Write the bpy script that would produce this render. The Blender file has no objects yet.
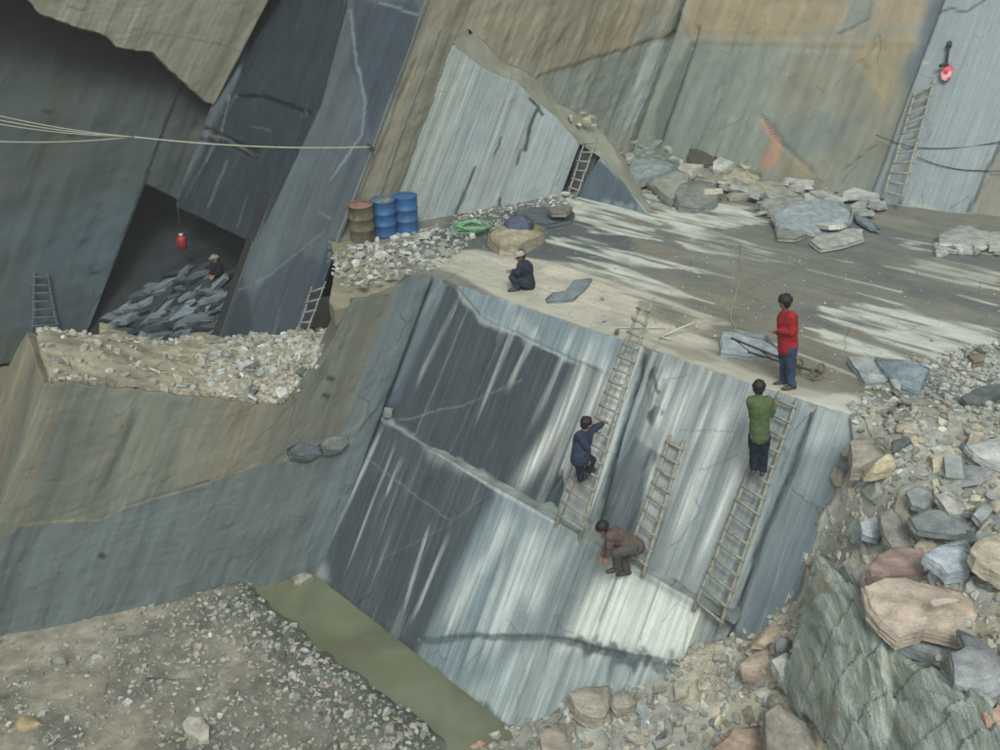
import bpy, bmesh, math, random
import numpy as np
from mathutils import Vector, Matrix, Quaternion
random.seed(7); rng = np.random.default_rng(7)
scn = bpy.context.scene
col = scn.collection
# ------------------------------------------------------------------ camera, sky, sun, exposure
PITCH = math.radians(27); H = 8.0
cam = bpy.data.cameras.new('camera'); cam.sensor_width = 36; cam.lens = 36.0; cam.clip_end = 500; cam.clip_start = .1
camo = bpy.data.objects.new('camera', cam); col.objects.link(camo)
camo.location = (0, 0, H); camo.rotation_euler = (math.radians(90) - PITCH, 0, 0); scn.camera = camo
SUN_EL, SUN_AZ = math.radians(52), math.radians(178)      # azimuth clockwise from +Y
wd = bpy.data.worlds.new('World'); scn.world = wd; wd.use_nodes = True
nt = wd.node_tree; bg = nt.nodes['Background']; sky = nt.nodes.new('ShaderNodeTexSky')
sky.sky_type = 'NISHITA'; sky.sun_disc = False; sky.sun_elevation = SUN_EL; sky.sun_rotation = SUN_AZ
sky.dust_density = 4.0; sky.air_density = 1.0; sky.ozone_density = 2.0
hs = nt.nodes.new('ShaderNodeHueSaturation'); hs.inputs['Saturation'].default_value = .2
nt.links.new(sky.outputs[0], hs.inputs['Color'])
tn_ = nt.nodes.new('ShaderNodeVectorMath'); tn_.operation = 'MULTIPLY'; tn_.inputs[1].default_value = (.98, 1.008, .965)   # grey-green overcast
nt.links.new(hs.outputs[0], tn_.inputs[0]); nt.links.new(tn_.outputs[0], bg.inputs[0]); bg.inputs[1].default_value = .135
sl = bpy.data.lights.new('sun', 'SUN'); sl.energy = 1.15; sl.angle = math.radians(14); sl.color = (1, 1, .95)
so = bpy.data.objects.new('sun', sl); col.objects.link(so)
sd = Vector((math.sin(SUN_AZ) * math.cos(SUN_EL), math.cos(SUN_AZ) * math.cos(SUN_EL), math.sin(SUN_EL)))
so.rotation_euler = sd.to_track_quat('Z', 'Y').to_euler()
scn.view_settings.view_transform = 'Standard'; scn.view_settings.look = 'None'
scn.view_settings.exposure = 0.74; scn.view_settings.gamma = 1
HAZE = .0013
# ------------------------------------------------------------------ geometry of the place
V3 = lambda *a: np.array(a, float)
C = V3(0, 0, H); RT = V3(1, 0, 0); FW = V3(0, math.cos(PITCH), -math.sin(PITCH)); UPV = V3(0, math.sin(PITCH), math.cos(PITCH))
def ray(u, v): return RT * (u - 500) / 1000 + FW - UPV * (v - 375) / 1000
def onz(u, v, z=0.0):
    d = ray(u, v); return C + d * ((z - H) / d[2])
def ony(u, v, Y, lean=0, z0=0):                       # point on the plane Y + lean*(z-z0)
    d = ray(u, v); n = V3(0, 1, -lean); O = V3(0, Y, z0); return C + d * (np.dot(O - C, n) / np.dot(d, n))
def proj(P):
    q = np.asarray(P, float) - C; z = q @ FW; return 500 + 1000 * (q @ RT) / z, 375 - 1000 * (q @ UPV) / z, z
W = V3(-.348, -.423, -.837); W /= np.linalg.norm(W)    # every sawn face of the quarry runs down this line
class Plane:
    def __init__(s, P, a, d=W):
        s.O = np.array(P, float); a = np.array(a, float); s.a = a / np.linalg.norm(a); s.d = np.array(d, float)
        n = np.cross(s.a, -s.d); s.n = n / np.linalg.norm(n)
        if s.n @ (C - s.O) < 0: s.n = -s.n
    def off(s, k): return Plane(s.O + s.n * k, s.a, s.d)
    def px(s, u, v):
        d = ray(u, v); return C + d * (np.dot(s.O - C, s.n) / np.dot(d, s.n))
    def ts(s, P):
        M = np.stack([s.a, s.d], 1); return np.linalg.lstsq(M, np.atleast_2d(P - s.O).T, rcond=None)[0].T
    def p(s, uv): return np.array([s.ts(s.px(*q))[0] for q in uv])
    def sz(s, t, z):                                   # s at which the plane reaches height z
        return (z - s.O[2]) / s.d[2]
def horiz(P, Q): a = Q - P; a[2] = 0; return a / np.linalg.norm(a)
ZP = -5.66
SA = horiz(onz(420, 272), onz(850, 416))
PL_SLAB = Plane(onz(420, 272), SA)
PL_LOW = Plane(onz(315, 575, ZP), horiz(onz(315, 575, ZP), onz(510, 727, ZP)))
PL_LEFT = Plane(onz(0, 650, ZP), horiz(onz(0, 650, ZP), onz(315, 575, ZP)))
PL_TOWER = Plane(onz(338, 243), SA)
PL_TAN = Plane(onz(395, 225), horiz(onz(395, 225), onz(650, 145)))
PL_PALE = Plane(onz(400, 225), horiz(onz(400, 225), onz(575, 192)))
PL_BACK = Plane(onz(690, 165), horiz(onz(690, 165), onz(870, 200)))
PL_RIGHT = Plane(onz(890, 205), horiz(onz(890, 205), onz(1000, 218)))
PL_CAVEW = Plane(PL_TOWER.px(180, 190) - PL_LEFT.n * .35, PL_LEFT.a)
PL_FLOOR = Plane(onz(420, 272), SA, V3(-SA[1], SA[0], 0) * -1.0)
PL_FLOOR.n = V3(0, 0, 1)
# ------------------------------------------------------------------ noise, colours
_L = rng.random((256, 256))
def vnoise(x, y, seed=0):
    x = np.asarray(x, float) + seed * 17.31; y = np.asarray(y, float) + seed * 9.77
    xi = np.floor(x).astype(int); yi = np.floor(y).astype(int); fx = x - xi; fy = y - yi
    fx = fx * fx * (3 - 2 * fx); fy = fy * fy * (3 - 2 * fy)
    g = lambda i, j: _L[i & 255, j & 255]
    return (g(xi, yi) * (1 - fx) + g(xi + 1, yi) * fx) * (1 - fy) + (g(xi, yi + 1) * (1 - fx) + g(xi + 1, yi + 1) * fx) * fy
def fbm(x, y, o=4, seed=0, g=.5):
    r = 0; a = 1; t = 0
    for i in range(o):
        r = r + a * vnoise(np.asarray(x) * 2 ** i, np.asarray(y) * 2 ** i, seed + i * 3); t += a; a *= g
    return r / t
KALB = .62
def S(r, g, b):                                        # a colour as seen under the grey sky -> albedo
    c = np.array([r, g, b]) / 255.; c = np.where(c < .04045, c / 12.92, ((c + .055) / 1.055) ** 2.4); return c * KALB
def sstep(a, b, x): t = np.clip((x - a) / (b - a + 1e-9), 0, 1); return t * t * (3 - 2 * t)
def polysd(pts, poly):                                 # signed distance, + inside
    x, y = pts[:, 0], pts[:, 1]; d = np.full(len(x), 1e9); ins = np.zeros(len(x), bool)
    m = len(poly)
    for i in range(m):
        ax, ay = poly[i]; bx, by = poly[(i + 1) % m]; ex, ey = bx - ax, by - ay
        k = np.clip(((x - ax) * ex + (y - ay) * ey) / (ex * ex + ey * ey + 1e-12), 0, 1)
        d = np.minimum(d, np.hypot(x - ax - k * ex, y - ay - k * ey))
        c = ((ay > y) != (by > y)) & (x < (bx - ax) * (y - ay) / (by - ay + 1e-12) + ax); ins ^= c
    return np.where(ins, d, -d)
def lined(pts, ln):
    x, y = pts[:, 0], pts[:, 1]; d = np.full(len(x), 1e9)
    for i in range(len(ln) - 1):
        ax, ay = ln[i]; bx, by = ln[i + 1]; ex, ey = bx - ax, by - ay
        k = np.clip(((x - ax) * ex + (y - ay) * ey) / (ex * ex + ey * ey + 1e-12), 0, 1)
        d = np.minimum(d, np.hypot(x - ax - k * ex, y - ay - k * ey))
    return d
# ------------------------------------------------------------------ materials
def newmat(name, rough=.7, spec=.3, metal=0):
    m = bpy.data.materials.new(name); m.use_nodes = True; t = m.node_tree; b = t.nodes['Principled BSDF']
    b.inputs['Roughness'].default_value = rough; b.inputs['Specular IOR Level'].default_value = spec; b.inputs['Metallic'].default_value = metal
    return m, t, b
def N(t, k, **kw):
    n = t.nodes.new(k)
    for a, v in kw.items():
        if a in n.inputs: n.inputs[a].default_value = v
        else: setattr(n, a, v)
    return n
def mathn(t, op, a, b=None, c=None):
    n = t.nodes.new('ShaderNodeMath'); n.operation = op
    for i, q in enumerate((a, b, c)):
        if q is None: continue
        if isinstance(q, (int, float)): n.inputs[i].default_value = q
        else: t.links.new(q, n.inputs[i])
    return n.outputs[0]
def noise_out(t, vec, scale, detail=5, rough=.6, dist=0):
    n = N(t, 'ShaderNodeTexNoise'); n.inputs['Scale'].default_value = scale; n.inputs['Detail'].default_value = detail
    n.inputs['Roughness'].default_value = rough; n.inputs['Distortion'].default_value = dist
    if vec is not None: t.links.new(vec, n.inputs['Vector'])
    return n.outputs['Fac']
def rng_map(t, x, a, b, lo, hi):
    n = N(t, 'ShaderNodeMapRange'); n.inputs[1].default_value = a; n.inputs[2].default_value = b; n.inputs[3].default_value = lo; n.inputs[4].default_value = hi
    t.links.new(x, n.inputs[0]); return n.outputs[0]
def scalec(t, colr, fac):
    n = N(t, 'ShaderNodeVectorMath', operation='SCALE'); t.links.new(colr, n.inputs[0]); t.links.new(fac, n.inputs['Scale']); return n.outputs[0]
def sheet_mat(name, fu, fv, streak=.35, blotch=.3, bump=.35, rough=.62, spec=.35, chips=.0):
    m, t, b = newmat(name, rough, spec)
    at = N(t, 'ShaderNodeAttribute', attribute_name='Col'); uv = N(t, 'ShaderNodeUVMap', uv_map='UVMap')
    mp = N(t, 'ShaderNodeMapping'); mp.inputs['Scale'].default_value = (fu, fv, 1); t.links.new(uv.outputs[0], mp.inputs[0])
    s1 = noise_out(t, mp.outputs[0], 1, 6, .65, .3); s2 = noise_out(t, uv.outputs[0], 1.6, 8, .62, .4); s3 = noise_out(t, uv.outputs[0], 26, 4, .7)
    f = mathn(t, 'MULTIPLY', rng_map(t, s1, .3, .7, 1 - streak, 1 + streak), rng_map(t, s2, .3, .7, 1 - blotch, 1 + blotch))
    f = mathn(t, 'MULTIPLY', f, rng_map(t, s3, .25, .75, .86, 1.14))
    c = scalec(t, at.outputs['Color'], f)
    if chips > 0:                                      # pale nicks and scratches on the stone
        mc = N(t, 'ShaderNodeMapping'); mc.inputs['Scale'].default_value = (fu * .8, fv * 2.2, 1); mc.inputs['Rotation'].default_value = (0, 0, .35)
        t.links.new(uv.outputs[0], mc.inputs[0])
        k = rng_map(t, noise_out(t, mc.outputs[0], 1.3, 3, .8, 1.5), .66, .72, 0, chips)
        mx = N(t, 'ShaderNodeMix', data_type='RGBA'); t.links.new(k, mx.inputs[0]); t.links.new(c, mx.inputs[6]); mx.inputs[7].default_value = (*S(190, 205, 205), 1); c = mx.outputs[2]
    dv = N(t, 'ShaderNodeTexNoise'); dv.inputs['Scale'].default_value = 1.3; dv.inputs['Detail'].default_value = 5; t.links.new(uv.outputs[0], dv.inputs['Vector'])
    av = N(t, 'ShaderNodeVectorMath', operation='MULTIPLY_ADD'); t.links.new(dv.outputs['Color'], av.inputs[0]); av.inputs[1].default_value = (.5, .5, 0); t.links.new(uv.outputs[0], av.inputs[2])
    cm_ = N(t, 'ShaderNodeMapping'); cm_.inputs['Scale'].default_value = (.75, .4, 1); t.links.new(av.outputs[0], cm_.inputs[0])
    vo = N(t, 'ShaderNodeTexVoronoi', feature='DISTANCE_TO_EDGE'); vo.inputs['Scale'].default_value = 1; t.links.new(cm_.outputs[0], vo.inputs['Vector'])
    ck = mathn(t, 'MULTIPLY', rng_map(t, vo.outputs['Distance'], .002, .011, 1, 0), rng_map(t, noise_out(t, uv.outputs[0], .9, 3), .52, .6, 0, .32))
    c = scalec(t, c, mathn(t, 'SUBTRACT', 1, ck))
    t.links.new(c, b.inputs['Base Color'])
    h = mathn(t, 'ADD', mathn(t, 'MULTIPLY', s1, 1.0), mathn(t, 'SUBTRACT', mathn(t, 'ADD', mathn(t, 'MULTIPLY', s2, .8), mathn(t, 'MULTIPLY', s3, .35)), mathn(t, 'MULTIPLY', ck, 1.0)))
    bp = N(t, 'ShaderNodeBump'); bp.inputs['Strength'].default_value = bump; bp.inputs['Distance'].default_value = .06
    t.links.new(h, bp.inputs['Height']); t.links.new(bp.outputs[0], b.inputs['Normal'])
    t.links.new(rng_map(t, s2, .3, .7, rough - .14, rough + .14), b.inputs['Roughness'])
    return m
M_FACE = sheet_mat('sawn_slate', 16, .35, .2, .12, .3, .6, .3, .14)
M_FACE_ROUGH = sheet_mat('split_rock', 3.5, .35, .12, .14, .4, .75, .25, .05)
M_FLOOR = sheet_mat('quarry_floor', .7, 8, .14, .16, .4, .7, .3, .15)
M_DIRT = sheet_mat('rubble_ground', 3, 3, .3, .3, .9, .85, .2, .15)
def stone_mat(name, src):
    m, t, b = newmat(name, .75, .25)
    at = N(t, 'ShaderNodeAttribute', attribute_name='Col') if src == 'attr' else N(t, 'ShaderNodeObjectInfo')
    tc = N(t, 'ShaderNodeTexCoord')
    vec = tc.outputs['Object']
    if src != 'attr':
        ad = N(t, 'ShaderNodeVectorMath', operation='ADD'); t.links.new(vec, ad.inputs[0]); t.links.new(at.outputs['Random'], ad.inputs[1]); vec = ad.outputs[0]
    n1 = noise_out(t, vec, 5, 6, .65); n2 = noise_out(t, vec, 40, 4, .7)
    mp = N(t, 'ShaderNodeMapping'); mp.inputs['Scale'].default_value = (2, 2, 22); t.links.new(vec, mp.inputs[0]); n3 = noise_out(t, mp.outputs[0], 1.2, 5, .6, .6)
    f = mathn(t, 'MULTIPLY', rng_map(t, n1, .3, .7, .68, 1.3), rng_map(t, n2, .25, .75, .85, 1.15)); f = mathn(t, 'MULTIPLY', f, rng_map(t, n3, .3, .7, .78, 1.2))
    t.links.new(scalec(t, at.outputs['Color'], f), b.inputs['Base Color'])
    bp = N(t, 'ShaderNodeBump'); bp.inputs['Strength'].default_value = .6; bp.inputs['Distance'].default_value = .03
    t.links.new(mathn(t, 'ADD', mathn(t, 'ADD', n1, mathn(t, 'MULTIPLY', n2, .4)), n3), bp.inputs['Height']); t.links.new(bp.outputs[0], b.inputs['Normal'])
    return m
M_STONE = stone_mat('broken_stone', 'obj'); M_STUFF = stone_mat('crushed_stone', 'attr')
def flatmat(name, rgb, rough=.7, spec=.3, metal=0, var=.15, scale=12, bump=.15, stretch=(1, 1, 1), rgb2=None, amt=.0):
    m, t, b = newmat(name, rough, spec, metal); tc = N(t, 'ShaderNodeTexCoord')
    mp = N(t, 'ShaderNodeMapping'); mp.inputs['Scale'].default_value = stretch; t.links.new(tc.outputs['Object'], mp.inputs[0])
    n1 = noise_out(t, mp.outputs[0], scale, 5, .6)
    rg = N(t, 'ShaderNodeRGB'); rg.outputs[0].default_value = (*S(*rgb), 1); c = scalec(t, rg.outputs[0], rng_map(t, n1, .3, .7, 1 - var, 1 + var))
    if rgb2:
        k = rng_map(t, noise_out(t, tc.outputs['Object'], scale * .35, 6, .7), .6 - amt, .66 - amt, 0, 1)
        mx = N(t, 'ShaderNodeMix', data_type='RGBA'); t.links.new(k, mx.inputs[0]); t.links.new(c, mx.inputs[6]); mx.inputs[7].default_value = (*S(*rgb2), 1); c = mx.outputs[2]
    t.links.new(c, b.inputs['Base Color'])
    bp = N(t, 'ShaderNodeBump'); bp.inputs['Strength'].default_value = bump; bp.inputs['Distance'].default_value = .02
    t.links.new(n1, bp.inputs['Height']); t.links.new(bp.outputs[0], b.inputs['Normal']); return m
# ------------------------------------------------------------------ object helpers
def tag(o, label=None, cat=None, group=None, kind=None):
    for k, v in (('label', label), ('category', cat), ('group', group), ('kind', kind)):
        if v: o[k] = v
    return o
def link(name, me, parent=None, mat=None):
    o = bpy.data.objects.new(name, me); col.objects.link(o)
    if parent is not None: o.parent = parent
    if mat is not None and me is not None and not me.materials: me.materials.append(mat)
    return o
def empty(name, loc, rot=(0, 0, 0)):
    o = bpy.data.objects.new(name, None); o.empty_display_size = .2; col.objects.link(o); o.location = tuple(loc); o.rotation_euler = rot; return o
def mesh_np(name, V, F, smooth=False, cols=None, uv=None):
    me = bpy.data.meshes.new(name); me.from_pydata(np.asarray(V).tolist(), [], F); me.update()
    if cols is not None:
        a = me.color_attributes.new('Col', 'FLOAT_COLOR', 'POINT'); c4 = np.ones((len(V), 4), np.float32); c4[:, :3] = cols; a.data.foreach_set('color', c4.ravel())
    if uv is not None:
        l = me.uv_layers.new(name='UVMap'); vi = np.zeros(len(me.loops), np.int32); me.loops.foreach_get('vertex_index', vi)
        l.data.foreach_set('uv', np.asarray(uv, np.float32)[vi].ravel())
    if smooth: me.polygons.foreach_set('use_smooth', [True] * len(me.polygons))
    return me
class Paint:
    """albedo and relief of one rock face, in the face's own (t, s) metres"""
    def __init__(s, pl, base, f=(3, .25), var=.25, hue=None, f2=(.25, .1), fine=0, terr=0):
        s.fine, s.terr = fine, terr
        s.pl, s.base, s.f, s.var, s.feats, s.rels, s.hue, s.f2 = pl, S(*base), f, var, [], [], hue, f2
    def poly(s, px, rgb, amt=1, soft=.08, jag=(.1, .1), jf=(2, .6), brk=0):
        s.feats.append(('p', s.pl.p(px), S(*rgb), amt, soft, jag, jf, brk)); return s
    def line(s, px, w, rgb, amt=1, soft=None, jag=(.03, .03), jf=(3, 3), brk=0):
        s.feats.append(('l', s.pl.p(px), S(*rgb), amt, w, jag, jf, brk if soft is None else brk)); return s
    def rpoly(s, px, h, soft=.05, jag=(.02, .05), jf=(2, 1)): s.rels.append(('p', s.pl.p(px), h, soft, jag, jf)); return s
    def rline(s, px, w, h, jag=(.02, .03), jf=(3, 2)): s.rels.append(('l', s.pl.p(px), h, w, jag, jf)); return s
    def warp(s, ts, jag, jf, sd):
        return ts + np.stack([(fbm(ts[:, 0] * jf[0], ts[:, 1] * jf[1], 4, sd) - .5) * 2 * jag[0], (fbm(ts[:, 0] * jf[0], ts[:, 1] * jf[1], 4, sd + 5) - .5) * 2 * jag[1]], 1)
    def colour(s, ts):
        t, q = ts[:, 0], ts[:, 1]
        n = fbm(t * s.f[0], q * s.f[1], 5, 1); n2 = fbm(t * s.f2[0] * 4, q * s.f2[1] * 4, 4, 2)
        c = s.base[None, :] * (1 + (n - .5) * 2 * s.var + (n2 - .5) * s.var)[:, None]
        if s.hue:
            for i, (rgb, lo, hi, ff) in enumerate(s.hue):
                k = sstep(lo, hi, fbm(t * ff[0], q * ff[1], 4, 11 + i * 4))[:, None]; c = c * (1 - k) + S(*rgb) * k * (1 + (n - .5) * s.var)[:, None]
        for i, (kd, P, rgb, amt, soft, jag, jf, brk) in enumerate(s.feats):
            w = s.warp(ts, jag, jf, 20 + i)
            if kd == 'p': m = sstep(-soft, soft, polysd(w, P))
            else:
                m = 1 - sstep(soft * (.35 if soft < .1 else .0), soft, lined(w, P))
                if jag[1] >= .2:                       # a run-off streak fades towards both ends and frays into fine lines
                    L = np.linalg.norm(P[-1] - P[0]); m = m * sstep(0, .22 * L, np.linalg.norm(w - P[0], axis=1)) * sstep(0, .3 * L, np.linalg.norm(w - P[-1], axis=1))
                    m = m * np.clip(.35 + (fbm(t * 14, q * .5, 3, 70 + i) - .3) * 1.6, 0, 1)
            if brk: m = m * np.clip(.5 + (fbm(t * s.f[0] * 2, q * s.f[1] * 2, 4, 40 + i) - .47) * brk * 4, 0, 1)
            m = (m * amt)[:, None]; c = c * (1 - m) + rgb * m * (1 + (n - .5) * s.var * .8)[:, None]
        if s.fine:
            c = c * (1 + (fbm(t * 26, q * .45, 3, 90) - .5) * s.fine * .9)[:, None]
            k = sstep(.62, .72, fbm(t * 13, q * .28, 4, 93)) * sstep(.45, .7, fbm(t * .9, q * .5, 3, 96)) * s.fine * np.clip(.12 + c.mean(1) * 2.6, 0, .8); c = c * (1 - k[:, None]) + S(200, 208, 204) * k[:, None]
            k = sstep(.64, .7, fbm(t * 17, q * .33, 4, 103)) * sstep(.45, .6, fbm(t * .8, q * .4, 3, 106)) * s.fine * .35; c = c * (1 - k[:, None]) + S(48, 58, 64) * k[:, None]
            pass
        return np.clip(c, .004, .85)
    def relief(s, ts, amp):
        r = (fbm(ts[:, 0] * s.f[0], ts[:, 1] * s.f[1], 5, 3) - .5) * amp
        if s.terr:
            for (a_, b_, n_) in ((1.3, .16, 6), (.45, .9, 5), (3.4, .7, 5)):
                k = fbm(ts[:, 0] * a_, ts[:, 1] * b_, 4, 33 + n_) * n_ * 2; fl_ = np.floor(k); r = r + s.terr * ((fl_ + sstep(0, .14, k - fl_)) / n_ - 1) * (.7 if a_ < 2 else .3)
        for i, (kd, P, h, soft, jag, jf) in enumerate(s.rels):
            w = s.warp(ts, jag, jf, 60 + i)
            r = r + h * (sstep(-soft, soft, polysd(w, P)) if kd == 'p' else 1 - sstep(0, soft, lined(w, P)))
        return r
def sheet(name, pl, top, bot, paint, mat, cell=.06, thick=.8, amp=.03, edge=.04, trange=None, parent=None, warpf=None, backdir=None):
    top = np.array(top); bot = np.array(bot); top = top[np.argsort(top[:, 0], kind='stable')]; bot = bot[np.argsort(bot[:, 0], kind='stable')]
    t0, t1 = trange if trange else (max(top[0, 0], bot[0, 0]), min(top[-1, 0], bot[-1, 0]))
    nt_ = max(3, int((t1 - t0) / cell)); tt = np.linspace(t0, t1, nt_)
    st = np.interp(tt, top[:, 0], top[:, 1]) + (fbm(tt * 2.5, tt * 0, 6, 31, .62) - .5) * 2 * edge
    sb = np.interp(tt, bot[:, 0], bot[:, 1]) + (fbm(tt * 2.5, tt * 0 + 9, 6, 32, .62) - .5) * 2 * edge
    sb = np.maximum(sb, st + .02)
    ns = max(3, int(np.max(sb - st) / cell)); k = np.linspace(0, 1, ns)
    T = np.repeat(tt[:, None], ns, 1); Q = st[:, None] + (sb - st)[:, None] * k[None, :]
    ts = np.stack([T.ravel(), Q.ravel()], 1)
    rel = paint.relief(ts, amp)
    P = pl.O + ts[:, :1] * pl.a + ts[:, 1:] * pl.d + rel[:, None] * pl.n
    if warpf is not None: P = warpf(P, ts)
    cols = paint.colour(ts)
    ids = np.arange(nt_ * ns).reshape(nt_, ns)
    a, b, c, d = ids[:-1, :-1].ravel(), ids[1:, :-1].ravel(), ids[1:, 1:].ravel(), ids[:-1, 1:].ravel()
    q = pl.O + pl.a; flip = np.dot(np.cross(pl.a, pl.d), pl.n) < 0
    F = (np.stack([d, c, b, a], 1) if flip else np.stack([a, b, c, d], 1)).tolist()
    per = list(ids[:, 0]) + list(ids[-1, 1:]) + list(ids[-2::-1, -1]) + list(ids[0, -2:0:-1])
    base = len(P); bd = -pl.n if backdir is None else np.array(backdir, float)
    Pb = P[per] + bd * thick; m = len(per)
    for i in range(m):
        j = (i + 1) % m; fc = [per[i], base + i, base + j, per[j]]; F.append([int(x) for x in (fc if not flip else fc[::-1])])
    F.append([base + i for i in (range(m) if not flip else reversed(range(m)))])
    V = np.concatenate([P, Pb]); cc = np.concatenate([cols, cols[per]]); uvb = ts[per] + np.array([.37, .21])
    me = mesh_np(name, V, F, False, cc, np.concatenate([ts, uvb]))
    sm = np.zeros(len(me.polygons), bool); sm[:(nt_ - 1) * (ns - 1)] = True; me.polygons.foreach_set('use_smooth', sm)
    return link(name, me, parent, mat)
class Terrain:
    """height field through control points"""
    def __init__(s, ctrl, amp=.12, fr=.8, seed=3, lam=.0):
        s.P = np.array(ctrl, float); n = len(s.P); D = np.hypot(s.P[:, None, 0] - s.P[None, :, 0], s.P[:, None, 1] - s.P[None, :, 1])
        A = np.zeros((n + 3, n + 3)); A[:n, :n] = D + lam * np.eye(n); A[:n, n] = 1; A[:n, n + 1:] = s.P[:, :2]; A[n, :n] = 1; A[n + 1:, :n] = s.P[:, :2].T
        s.w = np.linalg.solve(A, np.concatenate([s.P[:, 2], [0, 0, 0]])); s.amp, s.fr, s.seed = amp, fr, seed; s.extra = None
    def z(s, x, y):
        x = np.asarray(x, float); y = np.asarray(y, float); r = s.w[-3] + s.w[-2] * x + s.w[-1] * y
        for p, k in zip(s.P, s.w): r = r + k * np.hypot(x - p[0], y - p[1])
        r = r + (fbm(x * s.fr, y * s.fr, 5, s.seed) - .5) * 2 * s.amp
        if s.extra: r = s.extra(x, y, r)
        return r
    def hit(s, u, v):
        d = ray(u, v); k = np.linspace(6, 40, 700); P = C[None] + d[None] * k[:, None]; g = s.z(P[:, 0], P[:, 1]) - P[:, 2]
        i = np.argmax(g > 0)
        if g[i] <= 0: return None
        if i: f = g[i - 1] / (g[i - 1] - g[i]); return P[i - 1] + (P[i] - P[i - 1]) * f
        return P[0]
def terrain_mesh(name, T, outline, cell, colf, mat, kind='structure', depth=.5):
    poly = np.array(outline); x0, y0 = poly.min(0); x1, y1 = poly.max(0)
    xs = np.arange(x0, x1 + cell, cell); ys = np.arange(y0, y1 + cell, cell); X, Y = np.meshgrid(xs, ys, indexing='ij')
    ins = polysd(np.stack([X.ravel(), Y.ravel()], 1), poly).reshape(X.shape) > -cell * .7
    Z = T.z(X, Y); ids = np.arange(X.size).reshape(X.shape)
    ok = ins[:-1, :-1] & ins[1:, :-1] & ins[1:, 1:] & ins[:-1, 1:]
    F = np.stack([ids[:-1, :-1][ok], ids[1:, :-1][ok], ids[1:, 1:][ok], ids[:-1, 1:][ok]], 1)
    us, inv = np.unique(F, return_inverse=True); V = np.stack([X.ravel(), Y.ravel(), Z.ravel()], 1)[us]; F = inv.reshape(F.shape)
    # skirt on the open border
    E = np.concatenate([F[:, [0, 1]], F[:, [1, 2]], F[:, [2, 3]], F[:, [3, 0]]]); key = set(map(tuple, E.tolist())); bd = [e for e in key if (e[1], e[0]) not in key]
    mp = {}; V = V.tolist(); FF = F.tolist()
    for a, b in bd:
        for q in (a, b):
            if q not in mp: mp[q] = len(V); V.append([V[q][0], V[q][1], V[q][2] - depth])
        FF.append([b, a, mp[a], mp[b]])
    V = np.array(V); me = mesh_np(name, V, FF, False, colf(V), V[:, :2])
    sm = np.zeros(len(me.polygons), bool); sm[:len(F)] = True; me.polygons.foreach_set('use_smooth', sm)
    return tag(link(name, me, None, mat), kind=kind)
def loftmesh(name, rows, mat, rgbf, noise=.05, sub=8, k=60):
    rows = [np.array(r, float) for r in rows]; m = max(len(r) for r in rows); G = []
    def res(r, k):
        L = np.r_[0, np.cumsum(np.linalg.norm(np.diff(r, axis=0), axis=1))]; q = np.linspace(0, L[-1], k); return np.stack([np.interp(q, L, r[:, i]) for i in range(3)], 1)
    R = [res(r, k) for r in rows]
    for i in range(len(R) - 1):
        for j in range(sub): f = j / sub; G.append(R[i] * (1 - f) + R[i + 1] * f)
    G.append(R[-1]); G = np.array(G); a, b = G.shape[:2]; P = G.reshape(-1, 3)
    nz = (fbm(P[:, 0] * 3 + P[:, 2] * 2, P[:, 1] * 3, 4, 8) - .5) * 2 * noise; e = np.ones((a, b)); e[0] = 0; P = P + np.stack([nz, nz * .5, nz], 1) * e.ravel()[:, None]
    ids = np.arange(a * b).reshape(a, b); F = np.stack([ids[:-1, :-1].ravel(), ids[1:, :-1].ravel(), ids[1:, 1:].ravel(), ids[:-1, 1:].ravel()], 1).tolist()
    me = mesh_np(name, P, F, True, rgbf(P), np.stack([P[:, 0] + P[:, 1] * .3, P[:, 1] + P[:, 2]], 1)); bm = bmesh.new(); bm.from_mesh(me)
    bmesh.ops.recalc_face_normals(bm, faces=bm.faces)
    if sum(f.normal.z for f in bm.faces) < 0: bmesh.ops.reverse_faces(bm, faces=bm.faces)
    bm.to_mesh(me); bm.free(); return link(name, me, None, mat)
# --- stones
def hull_mesh(name, pts):
    bm = bmesh.new()
    for p in pts: bm.verts.new(p)
    bmesh.ops.convex_hull(bm, input=bm.verts); loose = [v for v in bm.verts if not v.link_faces]
    bmesh.ops.delete(bm, geom=loose, context='VERTS'); me = bpy.data.meshes.new(name); bm.to_mesh(me); bm.free(); return me
def proto(i, flat):
    r = random.Random(i * 13 + 5); pts = []
    n = r.choice((4, 5, 5, 6)); ang = sorted((k + r.uniform(-.35, .35)) / n * 6.283 for k in range(n))
    for a in ang:
        R = r.uniform(.38, .55); x, y = math.cos(a) * R, math.sin(a) * R * r.uniform(.55, .95)
        h = flat * r.uniform(.7, 1.15)
        pts.append((x, y, -h / 2)); pts.append((x * r.uniform(.72, 1), y * r.uniform(.72, 1), h / 2 * r.uniform(.75, 1.1)))
    if flat > .4: pts.append((r.uniform(-.15, .15), r.uniform(-.15, .15), flat * .68))
    return hull_mesh('stone', pts)
CHUNK = [proto(i, .55) for i in range(14)]; FLAT = [proto(100 + i, .16) for i in range(14)]; MID = [proto(200 + i, .3) for i in range(14)]
for m in CHUNK + FLAT + MID: m.materials.append(M_STONE)
def rot_from(nrm, yaw, tilt, r):
    q = Vector((0, 0, 1)).rotation_difference(Vector(nrm)); q = q @ Quaternion((0, 0, 1), yaw)
    return q @ Quaternion(Vector((r.uniform(-1, 1), r.uniform(-1, 1), 0)).normalized(), tilt)
def jitcol(rgb, r, k=.14): f = 1 + r.uniform(-k, k); c = S(*rgb) * f; return c * np.array([1 + r.uniform(-.04, .04), 1, 1 + r.uniform(-.04, .04)])
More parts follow.
